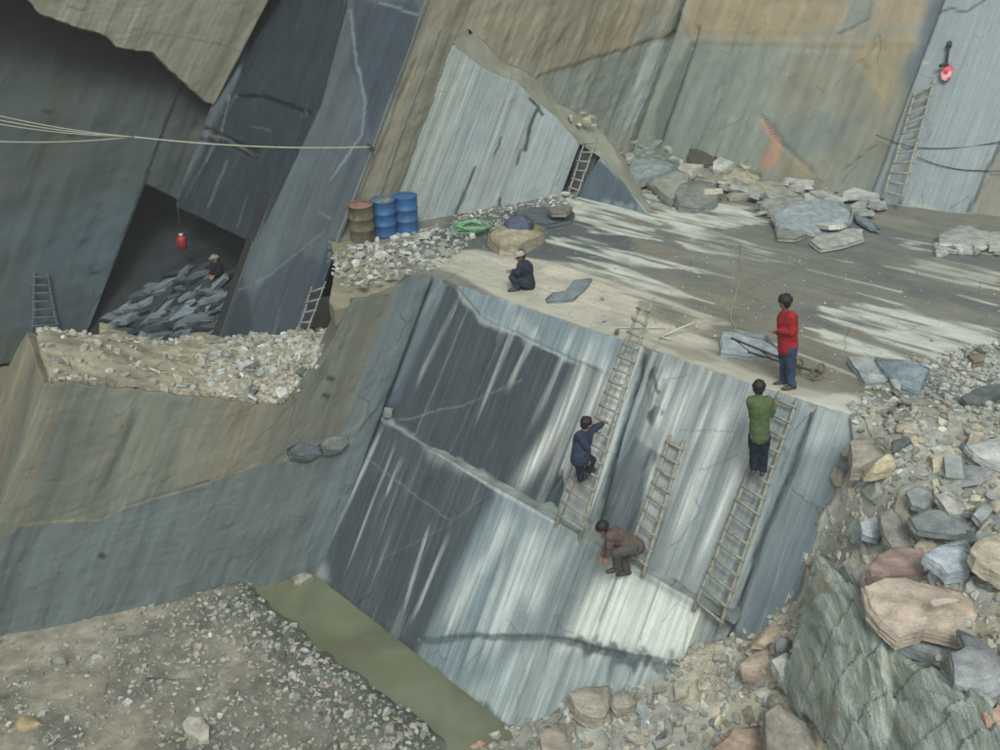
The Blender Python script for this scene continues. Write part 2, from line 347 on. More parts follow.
def put_stone(name, protos, P, size, nrm=(0, 0, 1), rgb=(150, 150, 145), tilt=.3, r=random, sq=(.8, 1.2), label=None, cat='stone', group=None, sink=.2, yaw=None, zs=1):
    o = bpy.data.objects.new(name, r.choice(protos)); col.objects.link(o)
    o.rotation_mode = 'QUATERNION'; o.rotation_quaternion = rot_from(nrm, r.uniform(0, 6.28) if yaw is None else yaw, r.uniform(-tilt, tilt), r)
    o.scale = (size * r.uniform(*sq), size * r.uniform(*sq), size * r.uniform(*sq) * zs); o.location = (P[0], P[1], P[2] + size * sink)
    c = jitcol(rgb, r); o.color = (*c, 1); tag(o, label, cat, group); return o
def stuff_stones(name, items, label):
    """items: (P, size, protoset, rgb, nrm, tilt) -> one mesh of countless chips"""
    VV, FF, CC, base = [], [], [], 0; r = random.Random(4); cache = {}
    for P, size, ps, rgb, nrm, tilt in items:
        me = r.choice(ps)
        if me.name not in cache: cache[me.name] = (np.array([v.co[:] for v in me.vertices]), [list(p.vertices) for p in me.polygons])
        v, fs = cache[me.name]; M = np.array((rot_from(nrm, r.uniform(0, 6.28), r.uniform(-tilt, tilt), r)).to_matrix())
        v = (v * size * np.array([r.uniform(.8, 1.3), r.uniform(.7, 1.1), r.uniform(.8, 1.2)])) @ M.T + np.array(P) + V3(0, 0, size * .12)
        VV.append(v); FF += [[i + base for i in f] for f in fs]; CC.append(np.repeat(jitcol(rgb, r, .2)[None], len(v), 0)); base += len(v)
    me = mesh_np(name, np.concatenate(VV), FF, False, np.concatenate(CC)); o = link(name, me, None, M_STUFF); return tag(o, label, 'rubble', kind='stuff')
def outline_stone(name, out, thick, rgb, label, dome=.0, rough=.03, taper=1.04, seed=1, cat='boulder', group=None, nn=15, down=(0, 0, -1), rgb2=None, facet=0):
    """a broken block from the 3-D outline of its upper face, with a real thickness, split layers and knocked-off corners"""
    out = np.array(out, float); r_ = np.random.default_rng(seed * 7 + 1); cl = np.vstack([out, out[:1]])
    L = np.r_[0, np.cumsum(np.linalg.norm(np.diff(cl, axis=0), axis=1))]; per = L[-1]; q = np.sort(np.unique(np.r_[L[:-1], (np.arange(nn) + r_.uniform(-.3, .3, nn)) / nn * per % per])); nn = len(q)
    ring = np.stack([np.interp(q, L, cl[:, i]) for i in range(3)], 1)
    c = ring.mean(0); A = ring - c; u_, s_, vt = np.linalg.svd(A); nrm = vt[2]; nrm = nrm if nrm[2] > 0 else -nrm
    sz = np.linalg.norm(A, axis=1).mean(); dn = np.array(down, float); rough = min(rough, sz * .09)
    ring = c + A * (1 + r_.uniform(-.6, .6, nn) * rough / sz)[:, None]
    tilt_ax = r_.normal(size=2) * rough * 1.2; e1 = vt[0]; e2 = vt[1]
    def topn(p):                                       # two or three flat breaks across the upper face
        x = (p - c) @ e1 / sz; y = (p - c) @ e2 / sz; h = np.zeros(len(p))
        for k in range(3): a = r_.uniform(0, 6.28) if len(tk) <= k else tk[k]; tk.append(a) if len(tk) <= k else None; h -= np.maximum(0, math.cos(a) * x + math.sin(a) * y - .25) * (rough * 2.2 + dome * .8)
        return h
    tk = []; rings = []
    lay = [1.0, .72, .68, .4, .36, .08] if thick > .12 else [1.0, .5, .1]
    for i, k in enumerate(lay):
        off = 1 + (taper - 1) * k + (.0 if i % 2 else .02) + r_.uniform(-.02, .02); rings.append(c + (ring - c) * (off + r_.uniform(-.3, .3, nn) * rough / sz)[:, None] + dn * thick * k)
    for f in ([1, .94, .7, .35] if nn > 11 else [1, .9, .5]):
        p = c + (ring - c) * f; rings.append(p + nrm * (dome * (1 - f ** 3) + topn(p) + r_.uniform(-.25, .25, nn) * rough * (f < 1) * .6)[:, None])
    V = np.concatenate(rings + [np.array([c + nrm * dome])]); F = []
    for i in range(len(rings) - 1):
        for j in range(nn): a, b = i * nn + j, i * nn + (j + 1) % nn; F.append([a, b, b + nn]); F.append([a, b + nn, a + nn])
    tp = len(V) - 1; i = len(rings) - 1
    for j in range(nn): F.append([i * nn + j, i * nn + (j + 1) % nn, tp])
    F.append([j for j in range(nn - 1, -1, -1)])
    V = V - c; bm = bmesh.new(); me = mesh_np(name, V, F); bm.from_mesh(me); bmesh.ops.recalc_face_normals(bm, faces=bm.faces); bm.to_mesh(me); bm.free()
    o = link(name, me, None, M_STONE); o.location = tuple(c); o.color = (*S(*rgb), 1); return tag(o, label, cat, group)
def zs(uv, z): return [onz(u, v, z) for u, v in uv]
def tube_mesh(name, pts, r, seg=6, closed=False):
    pts = [Vector(tuple(p)) for p in pts]; V, F = [], []; n = len(pts); up = Vector((0.13, .21, .97))
    for i, p in enumerate(pts):
        d = (pts[min(i + 1, n - 1)] - pts[max(i - 1, 0)]).normalized(); a = d.cross(up)
        if a.length < .1: a = d.cross(Vector((1, 0, 0)))
        a.normalize(); b = d.cross(a); rr = r[i] if isinstance(r, (list, tuple)) else r
        for k in range(seg): an = k / seg * 6.2832; V.append(p + (a * math.cos(an) + b * math.sin(an)) * rr)
    for i in range(n - 1):
        for k in range(seg): F.append([i * seg + k, i * seg + (k + 1) % seg, (i + 1) * seg + (k + 1) % seg, (i + 1) * seg + k])
    F.append(list(range(seg - 1, -1, -1))); F.append([(n - 1) * seg + k for k in range(seg)])
    me = bpy.data.meshes.new(name); me.from_pydata([tuple(v) for v in V], [], F); me.update(); me.polygons.foreach_set('use_smooth', [len(f) == 4 and seg > 4 for f in F]); return me
def wpart(name, me, root, mat):                        # mesh given in world space, parented to an Empty at root.location
    me.transform(Matrix.Translation(-Vector(root.location))); return link(name, me, root, mat)
# ================================================================== THE QUARRY
# ---- upper sawn slab
pl = PL_SLAB
pt = Paint(pl, (140, 151, 151), (3.2, .16), .24, fine=.7)
pt.poly([(446, 274), (480, 315), (570, 358), (632, 380), (545, 520), (366, 402)], (56, 66, 72), .95, .06, (.06, .3), (1.2, .3))
pt.poly([(446, 274), (480, 293), (632, 340), (640, 380), (570, 358), (480, 315)], (120, 138, 145), .9, .05)
pt.poly([(398, 268), (446, 276), (432, 320), (398, 400), (366, 404)], (92, 110, 122), .75, .12, (.1, .3), (2, .3))
pt.poly([(424, 268), (452, 274), (425, 330), (398, 385), (376, 404), (370, 400)], (112, 128, 134), .8, .06, (.08, .3), (2, .4))
for ln, w_, am in (([(600, 330), (560, 420), (505, 510)], .2, .95), ([(622, 340), (585, 430), (550, 500)], .3, .55), ([(575, 325), (566, 350), (520, 450)], .06, .4),
                   ([(640, 345), (600, 430), (565, 505)], .16, .9), ([(520, 310), (470, 430)], .05, .3), ([(540, 320), (500, 400)], .05, .5), ([(462, 285), (408, 400)], .05, .3),
                   ([(700, 370), (660, 450), (640, 530)], .18, .75), ([(740, 385), (705, 460), (668, 560)], .15, .8), ([(724, 378), (690, 450), (655, 540)], .1, .5), ([(765, 400), (740, 470), (690, 585)], .09, .6),
                   ([(672, 362), (655, 420), (640, 470)], .16, .7)):
    pt.line(ln, w_ * 1.75, (216, 222, 217), min(1, am * 1.3), None, (.05, .3), (2, .4), 0)
pt.line([(480, 315), (525, 338), (565, 357)], .05, (165, 178, 178), .9)
pt.poly([(508, 318), (530, 318), (545, 342), (520, 340)], (160, 175, 172), .6, .12, (.2, .2))
pt.line([(398, 420), (460, 405), (520, 380)], .035, (110, 125, 130), .5, None, (.03, .05))
pt.line([(470, 300), (412, 440)], .03, (105, 120, 130), .6); pt.line([(504, 330), (440, 470)], .03, (110, 125, 130), .4)
# wet recess between the first two ladders
pt.poly([(655, 395), (662, 430), (650, 470), (640, 520), (610, 560), (578, 545), (600, 490), (628, 420), (640, 380)], (88, 102, 108), .75, .08, (.22, .3), (2.2, 1.2), .7)
pt.poly([(630, 405), (645, 400), (640, 440), (618, 470), (612, 450)], (120, 140, 146), .7, .04, (.1, .15), (3, 2))
pt.line([(655, 370), (662, 395), (650, 430), (640, 470)], .05, (52, 62, 66), .85, None, (.12, .12), (4, 3), 2)
pt.poly([(538, 520), (545, 490), (560, 470), (562, 485), (552, 525)], (60, 78, 82), .9, .05, (.1, .1), (3, 1)).rpoly([(538, 522), (545, 490), (560, 470), (562, 485), (552, 525)], -.12, .05)
pt.line([(645, 322), (612, 440), (581, 530)], .09, (186, 200, 198), .9, None, (.02, .05)).rline([(645, 322), (612, 440), (581, 530)], .09, .05)
pt.line([(652, 330), (622, 430), (590, 545)], .07, (40, 50, 56), .9, None, (.05, .05), (3, 3)).rline([(652, 330), (622, 430), (590, 545)], .08, -.09)
pt.poly([(612, 470), (632, 445), (655, 455), (640, 500), (622, 560), (600, 560)], (50, 62, 70), .8, .04, (.25, .3), (2.5, 1.6), .5)
for P_ in ([(652, 372), (662, 368), (668, 385), (660, 402), (650, 395)], [(655, 402), (664, 412), (656, 428), (646, 420)], [(598, 520), (612, 500), (620, 520), (606, 545)]): pt.poly(P_, (44, 54, 58), .85, .03, (.16, .14), (5, 4), .8)
pt.line([(666, 440), (650, 500), (640, 545)], .05, (176, 190, 190), .6, None, (.12, .1), (4, 3), 1)
pt.line([(782, 445), (790, 452), (781, 470)], .05, (34, 40, 42), .85, None, (.05, .05), (6, 6))
pt.line([(540, 515), (546, 492), (562, 470)], .035, (38, 50, 54), .9)
# right-hand panels
pt.poly([(800, 400), (860, 400), (860, 640), (735, 640), (760, 520)], (124, 139, 144), .8, .12, (.1, .2))
pt.poly([(800, 500), (850, 470), (850, 640), (735, 640), (770, 560)], (96, 112, 120), .7, .3, (.2, .3))
pt.poly([(806, 400), (860, 410), (850, 440), (800, 450)], (180, 192, 192), .7, .2)
pt.line([(812, 405), (790, 470), (762, 530), (726, 638)], .045, (40, 48, 50), .9).rline([(812, 405), (790, 470), (762, 530), (726, 638)], .12, -.1)
pt.line([(781, 440), (770, 480), (720, 600)], .08, (150, 166, 168), .5)
pt.line([(745, 640), (640, 570), (560, 520)], .1, (70, 82, 86), .6, None, (.15, .1), (3, 2))
pt.rpoly([(650, 400), (655, 480), (600, 580), (560, 560), (600, 450), (638, 360)], -.05, .08, (.06, .15))
pt.rline([(655, 350), (590, 520)], .08, .06)
for a_, b_ in (((672, 350), (600, 560)), ((700, 360), (628, 575)), ((727, 370), (655, 590)), ((757, 385), (690, 600))): pt.rline([a_, b_], .3, .055, (.05, .1), (1, .5))
for a_, b_ in (((686, 360), (615, 570)), ((713, 365), (640, 590)), ((742, 378), (672, 600))): pt.line([a_, b_], .05, (98, 118, 126), .5, None, (.06, .2), (1, .5))
for a_, b_ in (((664, 380), (690, 375)), ((700, 470), (740, 455)), ((680, 430), (735, 432))): pt.line([a_, b_], .018, (90, 106, 112), .5)
pt.rpoly([(446, 274), (480, 315), (570, 358), (600, 370), (545, 520), (366, 402)], -.05, .02, (.02, .02))
top = np.array([[-.7, 0.0], [12.5, 0.0]]); sb = pl.sz(0, -3.9); bot = np.array([[-.7, sb], [12.5, sb]])
def slabtop(P, ts): return P
o = sheet('quarry_face', pl, top, bot, pt, M_FACE, .032, 1.6, .03, .05, trange=(-.6, 10.5)); tag(o, kind='structure')
# ---- lower sawn slab, standing proud of the joint and twisting back towards it at the top
pl = PL_LOW
LST, LSB = pl.sz(0, -2.62), pl.sz(0, ZP)
def lowwarp(P, ts):
    k = (.22 + .36 * np.clip(ts[:, 0], 0, 9) / 6.6) * np.clip((LSB - ts[:, 1]) / (LSB - LST), 0, 1.1)
    d = P - C; d = d / np.linalg.norm(d, axis=1)[:, None]; return P + d * (k / -(d @ PL_LOW.n))[:, None]
def low_px(u, v): P = PL_LOW.px(u, v); return lowwarp(P[None], PL_LOW.ts(P))[0]
pt = Paint(pl, (130, 141, 142), (3.2, .14), .26, fine=.7)
pt.poly([(366, 404), (500, 490), (470, 540), (410, 660), (315, 575)], (58, 69, 76), .92, .2, (.25, .5), (1.5, .3))
pt.poly([(500, 492), (560, 525), (490, 700), (425, 665), (460, 560)], (112, 134, 142), .7, .2, (.2, .5), (1.5, .3))
for ln, w_, am in (([(520, 500), (470, 580), (440, 640)], .25, .6), ([(545, 515), (510, 600), (480, 680)], .3, .75), ([(570, 530), (545, 580), (525, 620)], .25, .7), ([(490, 540), (440, 650)], .06, .7), ([(508, 545), (462, 680)], .06, .6),
                   ([(430, 520), (400, 620)], .04, .5), ([(405, 450), (385, 500)], .04, .5), ([(455, 520), (420, 600), (400, 640)], .05, .4), ([(385, 420), (345, 510), (316, 572)], .07, .5), ([(398, 440), (340, 585)], .03, .4)):
    pt.line(ln, w_ * 1.6, (204, 213, 209), min(1, am * 1.3), None, (.06, .3), (2, .3))
pt.poly([(610, 560), (745, 632), (700, 668), (660, 660), (560, 640), (585, 590)], (214, 221, 212), .9, .25, (.2, .5), (1.4, .3))
pt.poly([(556, 540), (600, 560), (560, 640), (530, 640)], (110, 128, 130), .6, .12, (.15, .3), (2.5, .5))
pt.poly([(520, 640), (690, 665), (600, 705), (520, 735), (470, 690)], (165, 182, 180), .55, .2, (.2, .4), (2, .4))
pt.line([(630, 545), (600, 620)], .05, (100, 118, 122), .6); pt.line([(660, 580), (640, 640)], .03, (130, 142, 142), .6)
pt.line([(420, 640), (500, 636), (560, 640), (620, 655), (690, 664)], .09, (80, 92, 96), .75, None, (.08, .1), (2.5, 2.5))
pt.poly([(565, 638), (600, 641), (650, 656), (700, 664), (650, 666), (622, 661), (600, 652), (580, 648)], (74, 85, 88), .85, .05, (.22, .25), (5, 4))
for P_ in ([(605, 650), (618, 655), (606, 682)], [(583, 644), (592, 648), (584, 664)], [(632, 658), (642, 662), (634, 674)]): pt.poly(P_, (80, 92, 95), .8, .05, (.1, .2), (6, 2))
pt.rline([(420, 640), (500, 636), (560, 640), (620, 655), (690, 664)], .05, -.05)
pt.line([(372, 412), (430, 447), (500, 492), (560, 525)], .05, (170, 182, 182), .8, None, (.03, .02)); pt.line([(560, 525), (640, 575), (745, 635)], .06, (140, 150, 148), .6)
pt.line([(345, 440), (395, 480), (450, 520)], .025, (105, 120, 128), .7); pt.line([(380, 560), (440, 530), (520, 470)], .02, (100, 115, 122), .5)
pt.line([(315, 577), (400, 645), (510, 733)], .16, (54, 62, 58), .8, None, (.1, .12), (3, 3)); pt.line([(430, 665), (470, 700), (505, 722)], .1, (150, 160, 156), .5, None, (.1, .1), (4, 4), 2)
sb = pl.sz(0, -6.4)
o = sheet('quarry_face', pl, [[-.7, LST], [11, LST]], [[-.7, sb], [11, sb]], pt, M_FACE, .034, 1.2, .03, .03, trange=(-.6, 8.6), warpf=lowwarp); tag(o, kind='structure')
jr = [pl.O + pl.a * t + pl.d * LST for t in np.linspace(-.1, 9.2, 14)]; jr = lowwarp(np.array(jr), np.array([[t, LST] for t in np.linspace(-.1, 9.2, 14)]))
hin = np.array([.66, .75, 0])
def ledgecol(P): n = fbm(P[:, 0] * 3, P[:, 1] * 3, 4, 5)[:, None]; return S(128, 138, 134) * (.6 + n * .8)
o = loftmesh('quarry_ledge', [jr + V3(0, 0, -.03) - hin * .0, jr + hin * .12 + V3(0, 0, .015), jr + hin * .7 + V3(0, 0, .05)], M_DIRT, ledgecol, .03, 5); tag(o, kind='structure')
# ---- left wall of the pit
pl = PL_LEFT
tl = pl.p([(45, 385)])[0, 0]
pt = Paint(pl, (112, 117, 105), (1.6, .12), .14, [((124, 120, 102), .5, .7, (.5, .1)), ((92, 102, 100), .55, .72, (.4, .15))], terr=.09, fine=.25)
pt.poly([(20, 525), (100, 520), (140, 500), (180, 490), (240, 470), (300, 450), (355, 440), (420, 275), (460, 300), (330, 600), (-40, 700), (-20, 560)], (92, 105, 108), .85, .1, (.1, .1))
pt.poly([(280, 400), (330, 350), (352, 300), (412, 277), (390, 330), (330, 470), (240, 460)], (92, 98, 92), .6, .4, (.2, .3))
pt.poly([(352, 300), (405, 285), (385, 330), (330, 440)], (104, 104, 90), .7, .25, (.2, .6), (2, .3))
pt.poly([(425, 275), (400, 280), (360, 390), (300, 575), (320, 590)], (98, 111, 117), .75, .15, (.15, .5), (2, .3))
pt.poly([(50, 390), (120, 395), (100, 520), (30, 515)], (100, 104, 96), .8, .2, (.3, .4))
for ln, w_, cc, am in (([(45, 390), (25, 450), (5, 520)], .3, (150, 138, 112), .6), ([(85, 400), (60, 480), (50, 515)], .12, (66, 72, 66), .6), ([(140, 400), (110, 470), (80, 510)], .1, (60, 64, 58), .7), ([(125, 405), (95, 480)], .12, (150, 142, 120), .45), ([(70, 400), (45, 500)], .14, (90, 104, 104), .8), ([(160, 405), (120, 500)], .1, (128, 126, 110), .4)):
    pt.line(ln, w_ * 2, cc, am, None, (.15, .4), (2.5, .5), 1)
pt.line([(20, 525), (100, 520), (130, 506), (180, 492), (250, 468)], .05, (150, 146, 128), .9, None, (.04, .03)).rpoly([(20, 525), (100, 520), (130, 506), (250, 468), (355, 435), (460, 300), (330, 600), (-40, 700)], -.035, .05, (.03, .03))
pt.poly([(285, 452), (350, 430), (368, 415), (350, 445), (340, 455), (290, 465)], (120, 128, 122), .8, .05, (.1, .06), (2, 3)); pt.line([(250, 468), (285, 458), (350, 432)], .06, (150, 150, 132), .8, None, (.05, .04), (4, 4), 1)
for q in ((325, 396), (102, 556), (322, 372), (330, 378)): pt.line([(q[0] - 2, q[1] - 1), (q[0] + 2, q[1] + 1)], .07, (36, 38, 36), .9)
top = pl.p([(45, 382), (120, 388), (200, 398), (284, 406), (296, 388), (330, 345), (352, 300), (395, 288), (412, 275)]); tr = top[-1, 0]
top = np.vstack([top, [tr + .6, top[-1, 1] + .1]]); sb = pl.sz(0, -6.4)
o = sheet('quarry_wall', pl, top, [[tl - .02, sb], [tr + 1, sb]], pt, M_FACE_ROUGH, .05, 1.0, .05, .12, trange=(tl, tr + .5)); tag(o, kind='structure')
# its left return
cn = pl.O + pl.a * tl + pl.d * top[0, 1]
pls = Plane(cn, -SA * .75 + V3(0, .55, 0)); pt = Paint(pls, (128, 124, 106), (2, .3), .25, [((110, 112, 100), .5, .65, (1, .3))])
pt.line([(42, 390), (25, 470), (8, 560)], .3, (165, 155, 130), .5, None, (.2, .3)); pt.line([(15, 400), (-10, 500)], .15, (110, 84, 66), .6, None, (.2, .3))
o = sheet('quarry_wall', pls, [[0, .06], [.8, .1], [3.0, .15], [3.6, 1.2], [6, 2.2]], [[0, 6.6], [6, 6.6]], pt, M_FACE_ROUGH, .07, .3, .1, .06, trange=(0, 6)); tag(o, kind='structure')
# ---- the dark tower face behind the cave
pl = PL_TOWER
tL = pl.p([(180, 190)])[0, 0]; tc = pl.p([(254, 242)])[0, 0]; tR = pl.p([(338, 243)])[0, 0] + .02
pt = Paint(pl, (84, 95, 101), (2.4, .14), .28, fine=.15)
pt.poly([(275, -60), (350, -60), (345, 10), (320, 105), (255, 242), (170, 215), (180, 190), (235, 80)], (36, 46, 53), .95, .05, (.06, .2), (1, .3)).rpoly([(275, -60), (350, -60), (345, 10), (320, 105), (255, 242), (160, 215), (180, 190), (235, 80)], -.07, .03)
pt.poly([(412, 0), (420, 20), (395, 90), (372, 140), (365, 100), (350, 60), (352, 0)], (54, 66, 80), .85, .12, (.15, .3))
pt.poly([(330, 240), (300, 330), (330, 350), (352, 300), (345, 250)], (46, 58, 74), .9, .06, (.1, .1)).poly([(255, 290), (300, 250), (330, 270), (290, 345), (220, 360), (235, 300)], (54, 66, 76), .7, .15, (.2, .2))
pt.poly([(215, 355), (250, 250), (240, 245), (252, 330), (280, 350)], (40, 48, 54), .7, .12)
pt.poly([(236, 95), (215, 150), (195, 190), (225, 205), (250, 160), (232, 120)], (50, 60, 66), .5, .1, (.2, .3), (2, .6))
for ln, w_, cc, am in (([(350, 10), (356, 60), (365, 100), (362, 135), (330, 180)], .05, (130, 145, 155), .75), ([(380, 3), (418, 14)], .04, (120, 134, 140), .8), ([(235, 95), (262, 95), (285, 104), (308, 113)], .05, (24, 28, 30), .9), ([(228, 95), (220, 130), (205, 160)], .05, (110, 122, 118), .7), ([(233, 95), (215, 135), (185, 195)], .1, (90, 102, 104), .4),
                   ([(180, 118), (215, 132), (255, 150)], .05, (20, 24, 26), .9), ([(185, 128), (225, 138), (253, 155)], .05, (96, 100, 88), .7), ([(250, 125), (268, 130)], .04, (90, 96, 90), .6), ([(325, 230), (270, 275), (240, 290)], .03, (110, 122, 128), .7), ([(318, 212), (332, 218)], .05, (120, 132, 134), .6), ([(328, 262), (330, 240)], .03, (150, 165, 175), .5), ([(225, 160), (207, 205)], .09, (110, 125, 130), .35), ([(245, 195), (235, 225)], .06, (90, 104, 112), .4), ([(279, 310), (272, 345)], .03, (100, 112, 120), .6)):
    pt.line(ln, w_, cc, am, None, (.04, .05)); 
for ln in ([(235, 95), (262, 95), (308, 113)], [(180, 118), (215, 132), (255, 150)], [(185, 136), (225, 144), (253, 158)]): pt.rline(ln, .06, -.12)
s1 = pl.p([(175, 206)])[0, 1]; s2 = pl.p([(254, 243)])[0, 1]; s3 = pl.p([(211, 362)])[0, 1]
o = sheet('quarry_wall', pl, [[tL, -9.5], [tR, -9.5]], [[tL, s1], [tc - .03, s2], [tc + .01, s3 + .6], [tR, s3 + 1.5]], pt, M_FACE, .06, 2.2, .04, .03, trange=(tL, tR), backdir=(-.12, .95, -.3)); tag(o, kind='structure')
# ---- the tan grooved wall above the pale panel
pl = PL_TAN
tA = 0 - .0
pt = Paint(pl, (150, 150, 137), (1.6, .1), .16, [((132, 136, 126), .5, .68, (.35, .12)), ((154, 145, 124), .56, .72, (.5, .1))], terr=.09, fine=.3)
tc2 = pl.ts(PL_TOWER.O + PL_TOWER.a * tR)[0, 0]
pt.poly([(340, 240), (428, 0), (470, -120), (500, -120), (452, 45), (400, 230)], (128, 128, 112), .6, .2, (.1, .3), (3, .3))
pt.line([(432, 20), (400, 110), (352, 235)], .3, (140, 126, 98), .45, None, (.1, .3), (3, .3)); pt.line([(450, 30), (375, 235)], .1, (146, 134, 104), .4, None, (.08, .3), (3, .3))
pt.line([(415, 60), (345, 235)], .07, (70, 72, 66), .7); pt.line([(440, 30), (365, 232)], .04, (70, 68, 60), .6)
pt.poly([(420, 0), (680, 0), (600, 60), (500, 70), (452, 40)], (150, 140, 114), .6, .3, (.3, .6), (2, .3))
pt.poly([(560, 70), (690, 35), (655, 140), (610, 140), (550, 110)], (140, 150, 142), .85, .12, (.15, .3), (1.5, .4)).poly([(650, 45), (676, 38), (645, 120), (625, 130)], (160, 172, 170), .8, .08, (.1, .4), (2, .4)).poly([(600, 60), (640, 50), (620, 110), (590, 120)], (122, 132, 124), .6, .1)
for ln, w_, cc, am in (([(585, 0), (555, 45), (530, 75)], .12, (92, 84, 70), .6), ([(600, -20), (572, 60), (545, 100)], .06, (110, 92, 66), .6), ([(565, -20), (530, 60)], .08, (110, 98, 76), .6), ([(505, -10), (480, 60)], .08, (124, 110, 86), .6), ([(455, -20), (440, 45)], .1, (112, 98, 74), .7), ([(640, -20), (600, 70), (580, 110)], .09, (120, 106, 82), .5), ([(685, 38), (650, 140)], .14, (68, 76, 72), .75), ([(592, 66), (589, 100)], .05, (60, 66, 62), .8), ([(606, 62), (630, 85)], .03, (90, 94, 84), .7), ([(555, 60), (640, 45), (690, 32)], .05, (132, 130, 116), .7)):
    pt.line(ln, w_ * 1.5, cc, am, None, (.08, .3), (2, .4))
pt.rpoly([(540, 75), (700, 25), (690, 200), (500, 200)], -.05, .05, (.1, .1))
s0 = pl.sz(0, -.4)
o = sheet('quarry_wall', pl, [[tc2, -9.5], [13.2, -9.5]], [[tc2, s0], [13.2, s0]], pt, M_FACE_ROUGH, .07, 1.6, .09, .0, trange=(tc2 - .02, pl.p([(652, 146)])[0, 0]), backdir=(.05, 1, -.3)); tag(o, kind='structure')
# ---- the pale panel, a wedge standing in front of it
pl = PL_PALE
pt = Paint(pl, (152, 163, 162), (4, .14), .14, fine=.45)
pt.poly([(455, 40), (470, 50), (415, 225), (390, 235)], (150, 158, 148), .6, .1, (.1, .4), (3, .2))
for i in range(9):
    x = 452 - i * 0 + i * 5; pt.line([(x, 45 + i * 4), (x - 68, 232)], .035, (176, 184, 172) if i % 2 else (122, 136, 138), .6, None, (.02, .1))
pt.poly([(480, 68), (500, 80), (450, 225), (425, 228)], (128, 142, 146), .5, .3, (.2, .6))
pt.poly([(545, 105), (580, 145), (566, 195), (500, 210)], (158, 172, 174), .6, .3, (.2, .4))
for ln, w_ in (([(538, 108), (530, 125), (525, 150)], .09), ([(501, 138), (494, 155)], .05), ([(475, 168), (466, 190), (455, 215)], .07), ([(520, 150), (516, 165)], .04), ([(500, 198), (500, 208)], .05), ([(530, 98), (543, 115)], .05), ([(455, 214), (452, 224)], .05)): pt.line(ln, w_, (46, 56, 60), .92, None, (.05, .04), (6, 3))
for ln, w_ in (([(505, 100), (470, 200)], .03), ([(540, 140), (520, 195)], .03), ([(480, 90), (440, 210)], .03)): pt.line(ln, w_, (112, 126, 130), .5, None, (.02, .1))
top = pl.p([(452, 40), (455, 45), (482, 68), (500, 76), (516, 81), (529, 95), (554, 115), (580, 144)]); top[0, 0] = top[1, 0] - .1; top[0, 1] = top[1, 1]
tP0 = top[0, 0]; tP1 = top[-1, 0]; s0 = pl.sz(0, -.3)
PALE_O = pl
o = sheet('pale_rock_face', pl, top, [[tP0, s0], [tP1, s0]], pt, M_FACE, .05, .9, .03, .02, trange=(tP0, tP1), backdir=-pl.n); tag(o, kind='structure')
# ---- wedge outcrop with the dark triangle at its end
TRI = Plane(onz(578, 197), horiz(onz(578, 197), onz(648, 214)))
pt = Paint(TRI, (76, 92, 102), (2, .3), .2); pt.poly([(575, 200), (650, 216), (650, 205), (620, 200), (590, 192)], (150, 162, 162), .45, .06, (.2, .15), (3, 3), 1)
pt.line([(601, 158), (625, 183), (648, 212)], .07, (160, 170, 165), .8)
tt_ = TRI.p([(576, 196), (600, 157), (650, 213)]); s0 = TRI.sz(0, -.3)
apexP = TRI.px(600, 157)
ax, bx_, cx_ = tt_
sht = Paint(TRI, (76, 92, 102))
o = sheet('rock_outcrop', TRI, [[ax[0], s0 - .35], [bx_[0], bx_[1]], [cx_[0], s0 - .35]], [[ax[0], s0], [cx_[0], s0]], pt, M_FACE, .05, .08, .02, .01, trange=(ax[0], cx_[0])); tag(o, kind='structure')
rA = [PL_PALE.px(*q) for q in ((452, 42), (482, 68), (500, 76), (516, 81), (529, 95), (554, 115), (580, 144))] + [TRI.px(600, 157), TRI.px(624, 184), onz(649, 214, -.05)]
rB = [PL_TAN.px(*q) + V3(.3, .2, 0) for q in ((455, 30), (490, 60), (510, 70), (528, 80))] + [PL_TAN.px(548, 98) + V3(.1, -.4, 0), ony(583, 115, 28.9), ony(607, 137, 28.0), ony(620, 160, 27.0), ony(636, 192, 26.0), onz(655, 215, -.08)]
rC = [p + V3(.6, .8, -.8) for p in rB]; rC = [V3(p[0], p[1], max(min(p[2], 2), -.4)) for p in rC]; rC2 = [V3(p[0] + .3, p[1] + .2, -.5) for p in rC]
def capcol(P): n = fbm(P[:, 0] * 2, P[:, 2] * 2 + P[:, 1], 4, 5)[:, None]; return S(136, 140, 126) * (.75 + n * .5) * (1 - .0) + (n > .58) * S(30, 22, 8)
o = loftmesh('rock_outcrop', [rA, rB, rC, rC2], M_FACE_ROUGH, capcol, .05); tag(o, kind='structure')
# notch filler behind the small ladder
nf = [PL_PALE.px(580, 144), PL_PALE.px(566, 194)]; 
o = loftmesh('rock_outcrop', [[nf[0] + V3(0, .25, .0), nf[1] + V3(.0, .25, -.3)], [TRI.px(600, 157) + V3(0, .3, 0), TRI.px(578, 197) + V3(0, .2, -.3)]], M_FACE, lambda P: np.repeat(S(70, 82, 84)[None], len(P), 0), .03); tag(o, kind='structure')
